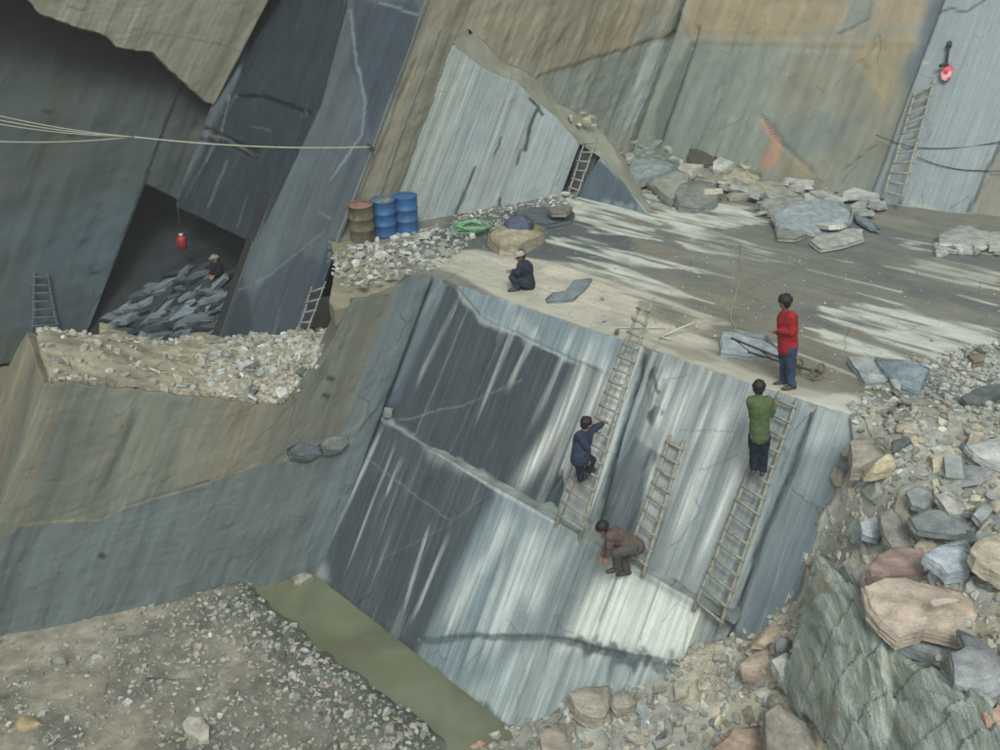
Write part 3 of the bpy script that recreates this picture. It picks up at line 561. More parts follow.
# ---- back wall
pl = PL_BACK
tA = pl.p([(651, 146)])[0, 0]; tB = pl.p([(872, 201)])[0, 0]
pt = Paint(pl, (128, 136, 127), (1.1, .14), .14, terr=.09, fine=.15, hue= [((130, 131, 117), .52, .72, (.4, .2)), ((98, 110, 116), .56, .75, (.4, .25))])
pt.poly([(600, -80), (960, -80), (925, 0), (915, 48), (840, 50), (700, 45), (690, 35)], (147, 145, 128), .85, .2, (.2, .2), (1, .6))
pt.poly([(830, 45), (915, 40), (900, 80), (880, 110), (860, 60)], (160, 148, 118), .7, .2, (.25, .25)).poly([(870, -30), (935, -30), (915, 25), (880, 28)], (170, 146, 114), .55, .3, (.3, .2)).poly([(700, -20), (770, -20), (850, 10), (800, 40), (690, 30)], (158, 138, 106), .6, .2, (.3, .3)).poly([(640, -60), (900, -60), (860, 6), (700, -2)], (132, 114, 96), .4, .1, (.3, .1), (1, .8))
pt.line([(840, 34), (870, 20), (872, 0)], .07, (88, 98, 102), .7); pt.poly([(850, 0), (870, 0), (866, 22), (846, 28)], (120, 132, 132), .6, .1)
pt.poly([(690, 45), (745, 45), (700, 160), (650, 150)], (124, 136, 128), .7, .12, (.12, .3)).poly([(656, 110), (690, 40), (697, 40), (668, 135), (655, 146)], (82, 90, 84), .7, .06, (.08, .3))
pt.line([(735, 60), (700, 110), (688, 165)], .16, (92, 102, 104), .6, None, (.1, .3)); pt.line([(720, 100), (690, 160)], .1, (84, 92, 98), .5)
pt.poly([(760, 120), (775, 128), (784, 148), (776, 166), (768, 172), (758, 166), (768, 150), (772, 142)], (176, 138, 112), .75, .06, (.1, .1), (3, 2)); pt.line([(762, 115), (776, 137), (785, 147)], .04, (90, 66, 54), .8); pt.line([(785, 147), (812, 170)], .04, (150, 120, 92), .7)
pt.poly([(780, 150), (810, 170), (812, 180), (780, 176)], (140, 128, 100), .6, .1); pt.line([(862, 60), (868, 68)], .12, (130, 110, 76), .9)
pt.line([(690, 46), (840, 52), (905, 58)], .06, (140, 144, 130), .7); pt.line([(876, 145), (845, 168)], .03, (84, 90, 90), .8); pt.line([(765, 130), (880, 70)], .03, (100, 108, 104), .3); pt.line([(718, 130), (745, 118)], .04, (88, 98, 96), .6)
pt.poly([(790, 110), (860, 120), (850, 150), (790, 160)], (104, 118, 122), .5, .3, (.4, .3))
pt.poly([(780, 60), (840, 70), (800, 140), (770, 100)], (138, 134, 112), .4, .3, (.4, .3))
pt.rpoly([(600, -200), (1010, -200), (925, 0), (915, 46), (840, 48), (700, 44), (690, 38)], .05, .07, (.1, .12), (.8, 1)); pt.rpoly([(840, 34), (870, 20), (878, -60), (700, -60), (690, 34)], .03, .04)
pt.rline([(766, 120), (785, 147), (812, 172)], .08, -.08); pt.rline([(697, 30), (656, 146)], .16, -.18)
s0 = pl.sz(0, -.4)
o = sheet('quarry_wall', pl, [[tA - .6, -9.5], [tB + .3, -9.5]], [[tA - .6, s0], [tB + .3, s0]], pt, M_FACE_ROUGH, .07, 1.6, .05, .0); tag(o, kind='structure')
pl = PL_RIGHT
tA = pl.p([(872, 201)])[0, 0]
pt = Paint(pl, (134, 147, 149), (1.4, .14), .14, [((118, 134, 141), .5, .72, (.3, .2))], terr=.05, fine=.25)
pt.poly([(970, 216), (1004, 140), (1100, 140), (1100, 260), (960, 240)], (128, 126, 108), .85, .05).line([(969, 212), (985, 175), (1003, 140)], .06, (60, 66, 66), .9)
pt.rpoly([(970, 216), (1004, 140), (1200, 0), (1300, 260), (960, 240)], -.1, .03)
pt.line([(928, 18), (950, 8), (965, 12), (990, -3)], .05, (62, 70, 72), .9); pt.line([(917, 57), (928, 42)], .04, (84, 94, 96), .8); pt.line([(908, 62), (928, 63)], .02, (180, 190, 188), .6)
pt.line([(926, 120), (930, 135), (925, 142)], .04, (96, 106, 110), .6, None, (.08, .08), (5, 5)); pt.line([(910, 202), (946, 214)], .05, (170, 172, 160), .8)
s0 = pl.sz(0, -.4)
o = sheet('quarry_wall', pl, [[tA - .05, -9.5], [tA + 12, -9.5]], [[tA - .05, s0], [tA + 12, s0]], pt, M_FACE, .07, 1.6, .04, .0); tag(o, kind='structure')
# ---- cave wall, cave interior, overhang
pl = PL_CAVEW
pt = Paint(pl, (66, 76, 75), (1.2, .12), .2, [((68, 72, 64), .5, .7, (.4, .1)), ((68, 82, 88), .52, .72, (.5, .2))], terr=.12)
pt.poly([(-60, -80), (260, -80), (220, 110), (-60, 60)], (34, 35, 32), .85, .8, (.4, .4)); pt.poly([(0, 220), (140, 190), (110, 330), (0, 330)], (68, 84, 94), .7, .6, (.4, .4))  # dark rock, with the overhang's shade painted into its top
for q in ((72, 135), (47, 111), (96, 272), (150, 230)): pt.line([(q[0] - 3, q[1]), (q[0] + 3, q[1] + 1)], .07, (26, 28, 28), .9)
pt.line([(180, 160), (200, 125)], .25, (100, 100, 90), .6, None, (.1, .2)); pt.poly([(60, 300), (75, 285), (95, 300), (80, 330), (60, 330)], (46, 58, 64), .6, .1, (.1, .1))
b0 = pl.p([(143, 183), (105, 340)]); tR2 = pl.p([(185, 203)])[0]
t_e = pl.p([(218, 90)])[0, 0] + 1.2
st_ = -9.0; sb = pl.sz(0, -4)
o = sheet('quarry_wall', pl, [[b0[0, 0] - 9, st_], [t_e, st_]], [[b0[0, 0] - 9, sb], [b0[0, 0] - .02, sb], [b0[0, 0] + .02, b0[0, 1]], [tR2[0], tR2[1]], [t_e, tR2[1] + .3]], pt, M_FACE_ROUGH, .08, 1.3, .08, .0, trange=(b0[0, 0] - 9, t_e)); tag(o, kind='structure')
# interior: a back wall and right wall, cave shade put into their near-black colour
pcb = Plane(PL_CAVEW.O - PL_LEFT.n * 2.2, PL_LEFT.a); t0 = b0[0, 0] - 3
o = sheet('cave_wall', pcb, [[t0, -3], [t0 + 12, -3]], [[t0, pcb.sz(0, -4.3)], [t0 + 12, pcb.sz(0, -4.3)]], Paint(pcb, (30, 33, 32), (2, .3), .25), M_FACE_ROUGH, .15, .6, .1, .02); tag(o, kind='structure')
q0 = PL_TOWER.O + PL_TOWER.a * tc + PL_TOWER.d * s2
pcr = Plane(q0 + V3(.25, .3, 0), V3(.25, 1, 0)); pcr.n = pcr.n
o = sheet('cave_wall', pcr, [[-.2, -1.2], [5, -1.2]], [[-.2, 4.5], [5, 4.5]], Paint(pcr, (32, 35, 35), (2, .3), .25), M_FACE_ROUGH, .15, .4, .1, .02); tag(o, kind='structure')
# overhanging cream slab
X1 = PL_TOWER.px(214, 106) + PL_TOWER.n * .15; X2 = PL_TOWER.px(282, 0) + PL_TOWER.n * .5
dO = X1 - X2; dO /= np.linalg.norm(dO); PL_OVER = Plane(X1, PL_LEFT.a * .98 + V3(0, -.0, 0), dO)
pl = PL_OVER
pt = Paint(pl, (142, 142, 126), (2.2, .12), .1, [((128, 128, 110), .5, .68, (1.2, .15)), ((156, 152, 132), .55, .7, (.8, .15))], terr=.05, fine=.3)
for i in range(14): x = 60 + i * 16 + random.uniform(-5, 5); pt.line([(x + 24, -20), (x, 40), (x - 20, 90)], .05, (92, 94, 80) if i % 2 else (160, 158, 136), .5, None, (.05, .2), (2, .4))
pt.line([(110, 42), (150, 32), (215, 42), (250, 55)], .03, (96, 96, 80), .5)
bt = pl.p([(-70, -40), (20, -10), (40, 14), (65, 22), (108, 36), (116, 47), (135, 50), (152, 52), (170, 70), (190, 88), (206, 102), (215, 106)])
rl = pl.p([(214, 106)])[0, 0]
bt = np.vstack([[bt[0, 0] - 6, bt[0, 1] - 1.5], bt]); 
o = sheet('overhanging_slab', pl, [[bt[0, 0], -7.5], [rl, -7.5]], bt, pt, M_FACE_ROUGH, .05, 2.6, .03, .08, trange=(bt[0, 0], rl), backdir=(-PL_LEFT.n * .98 + V3(0, 0, .15))); tag(o, kind='structure')
# ---- the working floor
pl = PL_FLOOR
pt = Paint(pl, (120, 122, 111), (.5, 3.2), .2, [((104, 109, 106), .5, .68, (.3, 1.2)), ((126, 123, 108), .55, .7, (.25, 1.2))])
WH = (198, 203, 192); J = (.6, .09); JF = (1.2, 5)
pt.poly([(455, 215), (560, 205), (620, 232), (640, 260), (540, 262), (470, 252), (420, 240)], (78, 88, 92), .85, .15, (.4, .15), (1, 3))
pt.poly([(405, 262), (445, 270), (520, 308), (640, 345), (770, 395), (850, 420), (1000, 480), (1000, 440), (880, 405), (780, 368), (700, 335), (640, 300), (560, 262), (470, 250), (430, 255)], (184, 182, 166), .9, .12, (.4, .15), (1, 3))
pt.poly([(545, 262), (640, 290), (720, 320), (700, 345), (600, 320), (530, 295)], (196, 192, 174), .85, .15, (.4, .15), (1, 3), .6)
for P_ in ([(566, 193), (588, 193), (660, 218), (652, 240), (600, 235), (560, 215)], [(640, 190), (740, 205), (770, 225), (680, 232), (650, 215)], [(665, 232), (700, 228), (800, 258), (770, 262), (690, 250)], [(540, 240), (575, 235), (700, 270), (640, 268)],
           [(820, 315), (848, 302), (920, 310), (1000, 330), (1000, 385), (930, 360), (880, 340)], [(810, 325), (880, 348), (980, 378), (1000, 392), (960, 385), (880, 362), (815, 340)], [(890, 268), (935, 258), (1000, 272), (1000, 292), (940, 282)], [(560, 262), (600, 258), (700, 300), (640, 292)],
           [(900, 312), (1000, 335), (1000, 350), (930, 330)], [(650, 215), (680, 205), (720, 235), (690, 240)], [(740, 195), (830, 190), (860, 196), (800, 205)], [(905, 245), (920, 243), (925, 250), (910, 250)]): pt.poly(P_, WH, .92, .06, J, (1.4, 8), .9)
for ln in ([(560, 238), (640, 258)], [(640, 292), (715, 318)], [(590, 268), (710, 303)], [(855, 292), (905, 306)], [(810, 270), (900, 292)], [(960, 295), (1000, 306)], [(740, 330), (860, 378), (950, 410)], [(620, 250), (735, 278)], [(895, 238), (1000, 256)], [(580, 225), (660, 240)], [(720, 240), (850, 262)]): pt.line(ln, .07, (192, 197, 184), .9, None, (.19, .03), JF, .8)
pt.poly([(790, 395), (860, 398), (900, 440), (850, 430)], (190, 194, 186), .8, .1, (.3, .1)); pt.poly([(640, 300), (700, 318), (690, 330), (640, 315)], (116, 116, 98), .7, .08, (.3, .08), (1, 3)); pt.poly([(650, 340), (700, 350), (720, 362), (690, 360)], (122, 120, 98), .6, .08, (.3, .08), (1, 3))
pt.poly([(690, 345), (760, 360), (850, 385), (830, 395), (760, 375)], (116, 116, 100), .7, .08, (.4, .08), (1, 3)); pt.poly([(330, 242), (400, 240), (412, 272), (352, 300), (326, 285)], (138, 134, 112), .9, .15, (.2, .2))
pt.poly([(700, 230), (900, 240), (1000, 262), (1000, 300), (860, 290), (740, 270)], (100, 108, 100), .35, .4, (.5, .2))
farp = pl.p([(380, 150), (640, 110), (1500, 160)]); 
bp_ = np.array([pl.ts(PL_LEFT.px(*q))[0] for q in ((335, 318), (352, 300), (395, 288), (412, 277))])
top = np.array([[-3.6, -14], [16, -14]]); bp_ = np.vstack([[[-3.3, -.2]], pl.ts(onz(336, 262))[:1], pl.ts(onz(328, 288))[:1], bp_]); bot = np.vstack([bp_, [[bp_[-1, 0] + .12, .0], [16, .0]]]); bot = bot[np.argsort(bot[:, 0])]
for i in range(len(bot)): pass
tm = bot[0, 0]
lft = pl.p([(326, 240), (330, 238)])
top = np.array([[tm, -14], [16, -14]])
o = sheet('quarry_floor', pl, top, bot, pt, M_FLOOR, .05, .35, .03, .02, trange=(tm, 15), warpf=lambda P, ts: P - np.outer(.3 * sstep(.3, 2.2, ts[:, 1] - np.clip(ts[:, 0], 0, 1)), V3(0, 0, 1))); tag(o, kind='structure')
# ---- terrains
hp = lambda u, v, z: (lambda P: (P[0], P[1], P[2]))(onz(u, v, z))
sp = lambda P: (P[0], P[1], P[2])
E0 = PL_SLAB.O + PL_SLAB.a * 9.9
HEAP = Terrain([hp(850, 418, .02), hp(900, 432, .12), hp(940, 440, .1), hp(1000, 405, .1), hp(1080, 390, .1), hp(900, 410, -.03), hp(960, 395, -.02), hp(1200, 430, .3),
                sp(PL_SLAB.px(832, 480) + PL_SLAB.n * .02), sp(PL_SLAB.px(822, 540) + PL_SLAB.n * .02), sp(PL_SLAB.px(800, 598) + PL_SLAB.n * .02), sp(PL_SLAB.px(752, 638)), sp(low_px(706, 657)), sp(low_px(640, 682)), sp(low_px(570, 706)), hp(512, 738, ZP + .02),
                hp(480, 760, -5.5), hp(540, 760, -5.3), hp(640, 750, -4.7), hp(760, 700, -3.4), hp(800, 750, -3.2), hp(900, 750, -1.9), hp(1000, 750, -1.0), hp(1000, 600, -.45), hp(900, 600, -1.1), hp(850, 560, -1.35), hp(900, 500, -.4), hp(1000, 500, .05), hp(1150, 700, .4), hp(700, 850, -5.0), hp(1000, 950, -1.6), hp(500, 900, -5.4), hp(1250, 1000, .5)], .12, 1.1, 5)
def heapcol(P):
    n = fbm(P[:, 0] * 1.3, P[:, 1] * 1.3, 5, 4)[:, None]; m = fbm(P[:, 0] * .5, P[:, 1] * .5, 3, 9)[:, None]
    return np.where(m > .5, S(188, 184, 164), S(168, 171, 160)) * (.65 + n * .65)
ho = [onz(846, 415)[:2] + 0, onz(1250, 395)[:2], V3(19, 9, 0)[:2], V3(16, 2.5, 0)[:2], V3(0, 2.5, 0)[:2], onz(440, 900, -5.6)[:2], onz(478, 748, ZP)[:2], onz(505, 727, ZP)[:2], (PL_LOW.px(700, 640) - PL_LOW.n * .8)[:2], (PL_SLAB.px(752, 620) - PL_SLAB.n * .5)[:2], (PL_SLAB.px(832, 540) - PL_SLAB.n * .8)[:2]]
terrain_mesh('rubble_slope', HEAP, ho, .09, heapcol, M_DIRT)
pool = np.array([onz(u, v, ZP)[:2] for u, v in ((252, 583), (268, 578), (300, 574), (330, 570), (530, 735), (520, 790), (450, 790), (440, 745), (403, 706), (370, 686), (338, 664), (300, 634), (272, 610))])
PIT = Terrain([hp(0, 650, -5.5), hp(150, 600, -5.45), hp(250, 582, -5.5), hp(100, 700, -5.5), hp(300, 740, -5.4), hp(0, 760, -5.3), hp(400, 770, -5.4), hp(0, 1000, -5.0), hp(500, 1000, -5.2)], .12, .7, 6)
def pitx(x, y, r):
    p = np.stack([np.ravel(x), np.ravel(y)], 1); d = polysd(p + (fbm(p[:, 0] * 2.2, p[:, 1] * 2.2, 5, 3) - .5)[:, None] * .3, pool).reshape(np.shape(x))
    k = sstep(-.8, .25, d); return r * (1 - k) + (ZP + .17 - np.clip(d + .25, 0, 1.2) * .6) * k
PIT.extra = pitx
def pitcol(P):
    n = fbm(P[:, 0] * 1.2, P[:, 1] * 1.2, 5, 4)[:, None]; d = polysd(P[:, :2], pool); k = sstep(-1.6, -.1, d)[:, None]; m = sstep(.45, .6, fbm(P[:, 0] * .7, P[:, 1] * .7, 4, 8))[:, None]
    return (S(146, 143, 128) * (1 - m) + S(122, 123, 112) * m) * (.7 + n * .6) * (1 - k) + S(100, 106, 96) * k * (.7 + n * .5)
po = [V3(-20, 14, 0)[:2], (PL_LEFT.px(0, 640) - PL_LEFT.n * .5)[:2], (onz(315, 575, ZP) + V3(.0, .8, 0))[:2], onz(540, 715, ZP)[:2], V3(2.5, 9, 0)[:2], V3(2.5, 2, 0)[:2], V3(-20, 2, 0)[:2]]
terrain_mesh('pit_floor', PIT, po, .1, pitcol, M_DIRT)
# pond
m, t, b = newmat('murky_water', .04, .5); b.inputs['Base Color'].default_value = (*S(118, 122, 98), 1)
tcn = N(t, 'ShaderNodeTexCoord'); wr = N(t, 'ShaderNodeRGB'); wr.outputs[0].default_value = (*S(112, 117, 94), 1)
t.links.new(scalec(t, wr.outputs[0], rng_map(t, noise_out(t, tcn.outputs['Object'], .7, 5, .6, .6), .35, .65, .8, 1.2)), b.inputs['Base Color']); bp = N(t, 'ShaderNodeBump'); bp.inputs['Strength'].default_value = .03; t.links.new(noise_out(t, tcn.outputs['Object'], 3, 3), bp.inputs['Height']); t.links.new(bp.outputs[0], b.inputs['Normal'])
wv = []
for k, zz in enumerate((ZP + .0, ZP - .9)):
    for p in pool: cpt = pool.mean(0); q = cpt + (p - cpt) * 1.12; wv.append((q[0], q[1], zz))
npq = len(pool); wf = [list(range(npq)), list(range(2 * npq - 1, npq - 1, -1))] + [[i, npq + i, npq + (i + 1) % npq, (i + 1) % npq] for i in range(npq)]
me = bpy.data.meshes.new('pond'); me.from_pydata(wv, [], wf); bm = bmesh.new(); bm.from_mesh(me); bmesh.ops.recalc_face_normals(bm, faces=bm.faces); bm.to_mesh(me); bm.free()
tag(link('pond_water', me, None, m), kind='structure')
# crest of the left wall and the dark hollow behind it
CREST = Terrain([sp(PL_LEFT.px(45, 382)), sp(PL_LEFT.px(120, 388)), sp(PL_LEFT.px(200, 398)), sp(PL_LEFT.px(284, 406)), sp(PL_LEFT.px(325, 355)), hp(5, 335, -.75), hp(30, 326, -.6), hp(95, 346, -.95), hp(130, 361, -1.25), hp(200, 373, -1.75), hp(270, 345, -1.55), hp(318, 350, -1.3), hp(240, 375, -1.75),
                 hp(100, 330, -3.2), hp(200, 330, -2.9), hp(30, 305, -2.6), hp(-150, 330, -1.3), hp(250, 335, -2.9), hp(300, 325, -2.6), hp(160, 345, -3.0)], .15, 2.0, 12)
def crcol(P):
    n = fbm(P[:, 0] * 1.6, P[:, 1] * 1.6, 5, 4)[:, None]; return S(158, 153, 132) * (.6 + n * .8)
lo_ = lambda u, v: (PL_LEFT.px(u, v) - PL_LEFT.n * .14)[:2]
co = [lo_(45, 384), lo_(120, 388), lo_(200, 398), lo_(284, 407), lo_(325, 352), onz(335, 320, -1.6)[:2], onz(300, 322, -2.6)[:2], onz(200, 322, -2.9)[:2], onz(100, 322, -3.2)[:2], (cn + V3(-.9, 4.6, 0))[:2], (cn + V3(-1.55, 3.2, 0))[:2], (cn + V3(-.62, 1.3, 0))[:2], (cn + V3(.05, .12, 0))[:2]]
terrain_mesh('rubble_crest', CREST, co, .05, crcol, M_DIRT, depth=.5)
CAVE = Terrain([hp(60, 335, -3.6), hp(105, 335, -3.5), hp(0, 330, -3.5), hp(150, 315, -2.9), hp(200, 272, -1.75), hp(240, 290, -2.0), hp(215, 350, -3.2), hp(160, 365, -3.5), hp(175, 262, -1.9), hp(255, 268, -2.1), hp(300, 350, -3.3), hp(-200, 330, -3.6)], .08, 1.3, 14)
def cavecol(P): n = fbm(P[:, 0] * 1.2, P[:, 1] * 1.2, 5, 4)[:, None]; return S(44, 50, 54) * (.6 + n * .8)  # floor colour darkened to carry the cave's shade
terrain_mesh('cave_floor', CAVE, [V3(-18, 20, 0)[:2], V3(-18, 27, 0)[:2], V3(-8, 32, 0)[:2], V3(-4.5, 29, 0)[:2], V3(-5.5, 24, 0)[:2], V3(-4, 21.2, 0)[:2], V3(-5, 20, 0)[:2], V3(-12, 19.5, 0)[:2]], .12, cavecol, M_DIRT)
# far ground behind everything, up to the skyline
gm = sheet_mat('hill_ground', .8, .8, .3, .3, .6, .9, .1)
G = []; GF = []; nx, ny = 60, 60
gx = np.linspace(-150, 150, nx); gy = np.linspace(-60, 240, ny); GX, GY = np.meshgrid(gx, gy, indexing='ij')
inner = (np.abs(GX) < 24) & (GY > -4) & (GY < 40)
GZ = np.where(inner, -9.0, 0) + np.where(GY > 36, 6 + (GY - 36) * .12, 0) * (~inner) + np.where(np.abs(GX) >= 24, 3.0, 0) * (~inner) + (fbm(GX * .03, GY * .03, 4, 3) - .5) * 8 * (~inner); GZ = np.where((GY < 6) & ~inner, np.minimum(GZ, 2), GZ)
ids = np.arange(nx * ny).reshape(nx, ny); F = np.stack([ids[:-1, :-1].ravel(), ids[1:, :-1].ravel(), ids[1:, 1:].ravel(), ids[:-1, 1:].ravel()], 1).tolist()
Pg = np.stack([GX.ravel(), GY.ravel(), GZ.ravel()], 1); me = mesh_np('ground', Pg, F, True, np.repeat(S(112, 116, 98)[None], len(Pg), 0), Pg[:, :2]); tag(link('ground', me, None, gm), kind='structure')
#@@OBJECTS
# ================================================================== THINGS
M_LAD = flatmat('weathered_ladder_wood', (150, 150, 138), .8, .2, 0, .28, 18, .3, (1, 1, .2), (128, 126, 112), .05)
M_LADD = flatmat('shaded_ladder_wood', (92, 98, 96), .8, .2, 0, .25, 18, .3)  # ladder wood again, with shade put into a darker colour
def ladder(bl, br, tl_, tr_, pl, k0, k1, n, label, mat=M_LAD, r=.034, ext=.05, skip=()):
    a, b = pl.off(k0).px(*bl), pl.off(k0).px(*br); c, d = pl.off(k1).px(*tl_), pl.off(k1).px(*tr_)
    root = empty('ladder', (a + b) / 2); tag(root, label, 'ladder', 'ladders leaning on the quarry walls')
    rr = random.Random(len(label))
    for p, q in ((a, c), (b, d)):
        pts = [p + (q - p) * f + np.array([rr.uniform(-1, 1) * .012, rr.uniform(-1, 1) * .012, 0]) for f in np.linspace(0, 1, 9)]
        wpart('rail', tube_mesh('rail', pts, [r * (1.1 - .25 * f) for f in np.linspace(0, 1, 9)], 7), root, mat)
    for i in range(n):
        f = (i + .7) / (n + .3); p = a + (c - a) * f; q = b + (d - b) * f; e = (q - p) / np.linalg.norm(q - p) * ext
        o_ = pl.n * (r * .7); j = np.array([0, 0, rr.uniform(-.012, .012)])
        wpart('rung', tube_mesh('rung', [p - e + o_ + j, (p + q) / 2 + o_, q + e + o_ - j], rr.uniform(.024, .03), 6), root, mat)
    return root
ladder((556, 524), (579, 538), (642, 301), (651, 304), PL_SLAB, .3, .14, 18, 'long wooden ladder under the man in blue, its top sticking out above the floor')
ladder((627, 560), (643, 576), (671, 435), (684, 440), PL_SLAB, .3, .1, 9, 'short ladder on the slab behind the bent-over man in brown')
ladder((694, 612), (718, 633), (780, 391), (797, 398), PL_SLAB, .3, .12, 15, 'long ladder on which the man in the green jacket stands')
ladder((883, 199), (900, 204), (916, 91), (935, 78), PL_RIGHT, .5, .1, 11, 'grey ladder leaning on the smooth blue-grey back wall below the red pulley', r=.042)
ladder((568, 194), (576, 197), (586, 139), (598, 137), TRI, .1, .12, 6, 'small ladder in the notch between the pale panel and the dark triangle', r=.025)
ladder((295, 340), (303, 342), (312, 287), (326, 281), PL_TOWER, .35, .1, 5, 'short pale ladder on the dark wall left of the tan rock shoulder', r=.02)
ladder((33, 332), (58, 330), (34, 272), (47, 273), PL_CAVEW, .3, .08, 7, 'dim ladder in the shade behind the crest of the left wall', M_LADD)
# ---- drums
def lathe_mesh(name, prof, seg=28, dent=0, seed=1):
    V, F = [], []; r_ = random.Random(seed)
    for k, (r, z) in enumerate(prof):
        for i in range(seg): a = i / seg * 6.2832; q = r * (1 - dent * max(0, math.cos(a - 4.6)) ** 3 * (1 if .2 < z < .8 else .3)); V.append((q * math.cos(a), q * math.sin(a), z))
    for k in range(len(prof) - 1):
        for i in range(seg): F.append([k * seg + i, k * seg + (i + 1) % seg, (k + 1) * seg + (i + 1) % seg, (k + 1) * seg + i])
    F.append(list(range(seg - 1, -1, -1))); F.append([(len(prof) - 1) * seg + i for i in range(seg)])
    me = bpy.data.meshes.new(name); me.from_pydata(V, [], F); me.update(); me.polygons.foreach_set('use_smooth', [len(f) == 4 for f in F]); return me
M_BLUE = flatmat('blue_drum_paint', (46, 96, 148), .45, .5, 0, .15, 6, .1, (1, 1, 1), (84, 92, 92), .03)
M_BLUEB = flatmat('blue_drum_lid', (84, 112, 124), .5, .4, 0, .2, 8, .1, (1, 1, 1), (140, 136, 118), .1)
M_RUST = flatmat('faded_drum_paint', (104, 100, 78), .75, .3, 0, .3, 6, .3, (1, 1, 1), (84, 76, 58), .1)
M_RED = flatmat('red_lid', (140, 104, 98), .6, .3, 0, .2, 10)
M_STEEL = flatmat('dull_steel', (110, 112, 108), .5, .4, .6, .2, 20)
def drum(u, v, rgbm, lidm, label, z=.02, dent=.02, tilt=(0, 0), h=.88, r=.29):
    P = onz(u, v, z); root = empty('oil_drum', P, (tilt[0], tilt[1], random.uniform(0, 6))); tag(root, label, 'drum', 'oil drums at the foot of the tan wall')
    pr = [(r, 0), (r + .008, .012), (r, .03), (r - .004, h * .3), (r + .014, h * .325), (r + .014, h * .34), (r - .004, h * .365), (r - .004, h * .62), (r + .014, h * .645), (r + .014, h * .66), (r - .004, h * .685), (r - .002, h - .03), (r + .01, h - .01), (r + .01, h), (r - .012, h), (r - .014, h - .018)]
    link('body', lathe_mesh('body', pr, 30, dent, int(u)), root, rgbm)
    link('lid', lathe_mesh('lid', [(r - .016, h - .03), (r - .016, h - .014), (r * .4, h - .011)], 26), root, lidm)
    for q, rr in (((.17, .05), .032), ((-.16, -.06), .02)):
        b = link('bung', lathe_mesh('bung', [(rr, 0), (rr, .012), (rr * .6, .014)], 12), root, M_STEEL); b.location = (q[0], q[1], h - .013)
    return root
drum(363, 239, M_RUST, M_RED, 'faded tan drum with a reddish lid, leftmost of the three drums', .02, .05, (.04, -.05))
drum(385, 234, M_BLUE, M_BLUEB, 'blue drum in the middle, next to the faded tan drum', .03, .02, (.0, -.03))
drum(407, 230, M_BLUE, M_BLUE, 'blue drum nearest the pale rock panel, rightmost of the three', .05, .015, (0, .02))
# ---- green hose coil
M_HOSE = flatmat('green_hose_plastic', (120, 176, 128), .45, .4, 0, .1, 20)
P0 = onz(471, 231, .06); root = empty('hose_coil', P0); tag(root, 'pale green hose lying in a loose coil beside the blue drums', 'hose')
rr = random.Random(3)
for k in range(8):
    R = rr.uniform(.26, .46); cx, cy = rr.uniform(-.06, .06), rr.uniform(-.06, .06); ph = rr.uniform(0, 6); zz = .02 + k * .022; e = rr.uniform(.62, .85)
    pts = [(cx + R * math.cos(a) * (1 + .05 * math.sin(3 * a + ph)), cy + R * e * math.sin(a), zz + .03 * math.sin(2 * a + ph)) for a in np.linspace(0, 6.1, 30)]
    link('hose_loop', tube_mesh('hose_loop', pts, .016, 6), root, M_HOSE)
# ---- people
M_SKIN = flatmat('skin', (150, 112, 92), .55, .3, 0, .06, 20, .02); M_HAIR = flatmat('black_hair', (28, 28, 28), .6, .3, 0, .2, 60, .3)
M_SHOE = flatmat('worn_shoes', (70, 68, 60), .7, .3, 0, .2, 30)
_SPH = None
def skin_obj(name, nodes, edges, root, mat, parent, sub=2, origin=None, vox=None):
    """one continuous surface round a skeleton: rounded cones along the bones, fused and smoothed. nodes: {key: (xyz, radius)}"""
    global _SPH
    if _SPH is None:
        b_ = bmesh.new(); bmesh.ops.create_icosphere(b_, subdivisions=2, radius=1); _SPH = np.array([v.co[:] for v in b_.verts]); b_.free()
    V, F, base = [], [], 0
    for a, b in edges:
        pts = []
        for k in (a, b):
            r = nodes[k][1]; r = min(r) if isinstance(r, tuple) else r; pts.append(np.array(nodes[k][0]) - origin + _SPH * r)
        bm = bmesh.new(); [bm.verts.new(q) for q in np.concatenate(pts)]; h = bmesh.ops.convex_hull(bm, input=bm.verts); bmesh.ops.delete(bm, geom=[v for v in bm.verts if not v.link_faces], context='VERTS'); bm.verts.index_update()
        V += [v.co[:] for v in bm.verts]; F += [[v.index + base for v in f.verts] for f in bm.faces]; base += len(bm.verts); bm.free()
    me = bpy.data.meshes.new(name); me.from_pydata(V, [], F); me.update()
    o = bpy.data.objects.new(name, me); col.objects.link(o); md = o.modifiers.new('Fuse', 'REMESH'); md.mode = 'VOXEL'; md.voxel_size = vox or (.0065 if name == 'body' else .011)
    sm = o.modifiers.new('Smooth', 'SMOOTH'); sm.factor = .5; sm.iterations = 2 if name == 'body' else 6
    if name in ('jacket', 'trousers'):                 # cloth folds
        tx = bpy.data.textures.new('folds', 'CLOUDS'); tx.noise_scale = .09; dm = o.modifiers.new('Folds', 'DISPLACE'); dm.texture = tx; dm.strength = .035; dm.mid_level = .5; dm.texture_coords = 'LOCAL'
    dg = bpy.context.evaluated_depsgraph_get(); ev = o.evaluated_get(dg); m2 = bpy.data.meshes.new_from_object(ev); o.modifiers.clear(); o.data = m2; m2.name = name; m2.materials.clear(); m2.materials.append(mat)
    m2.polygons.foreach_set('use_smooth', [True] * len(m2.polygons)); o.parent = parent; return o
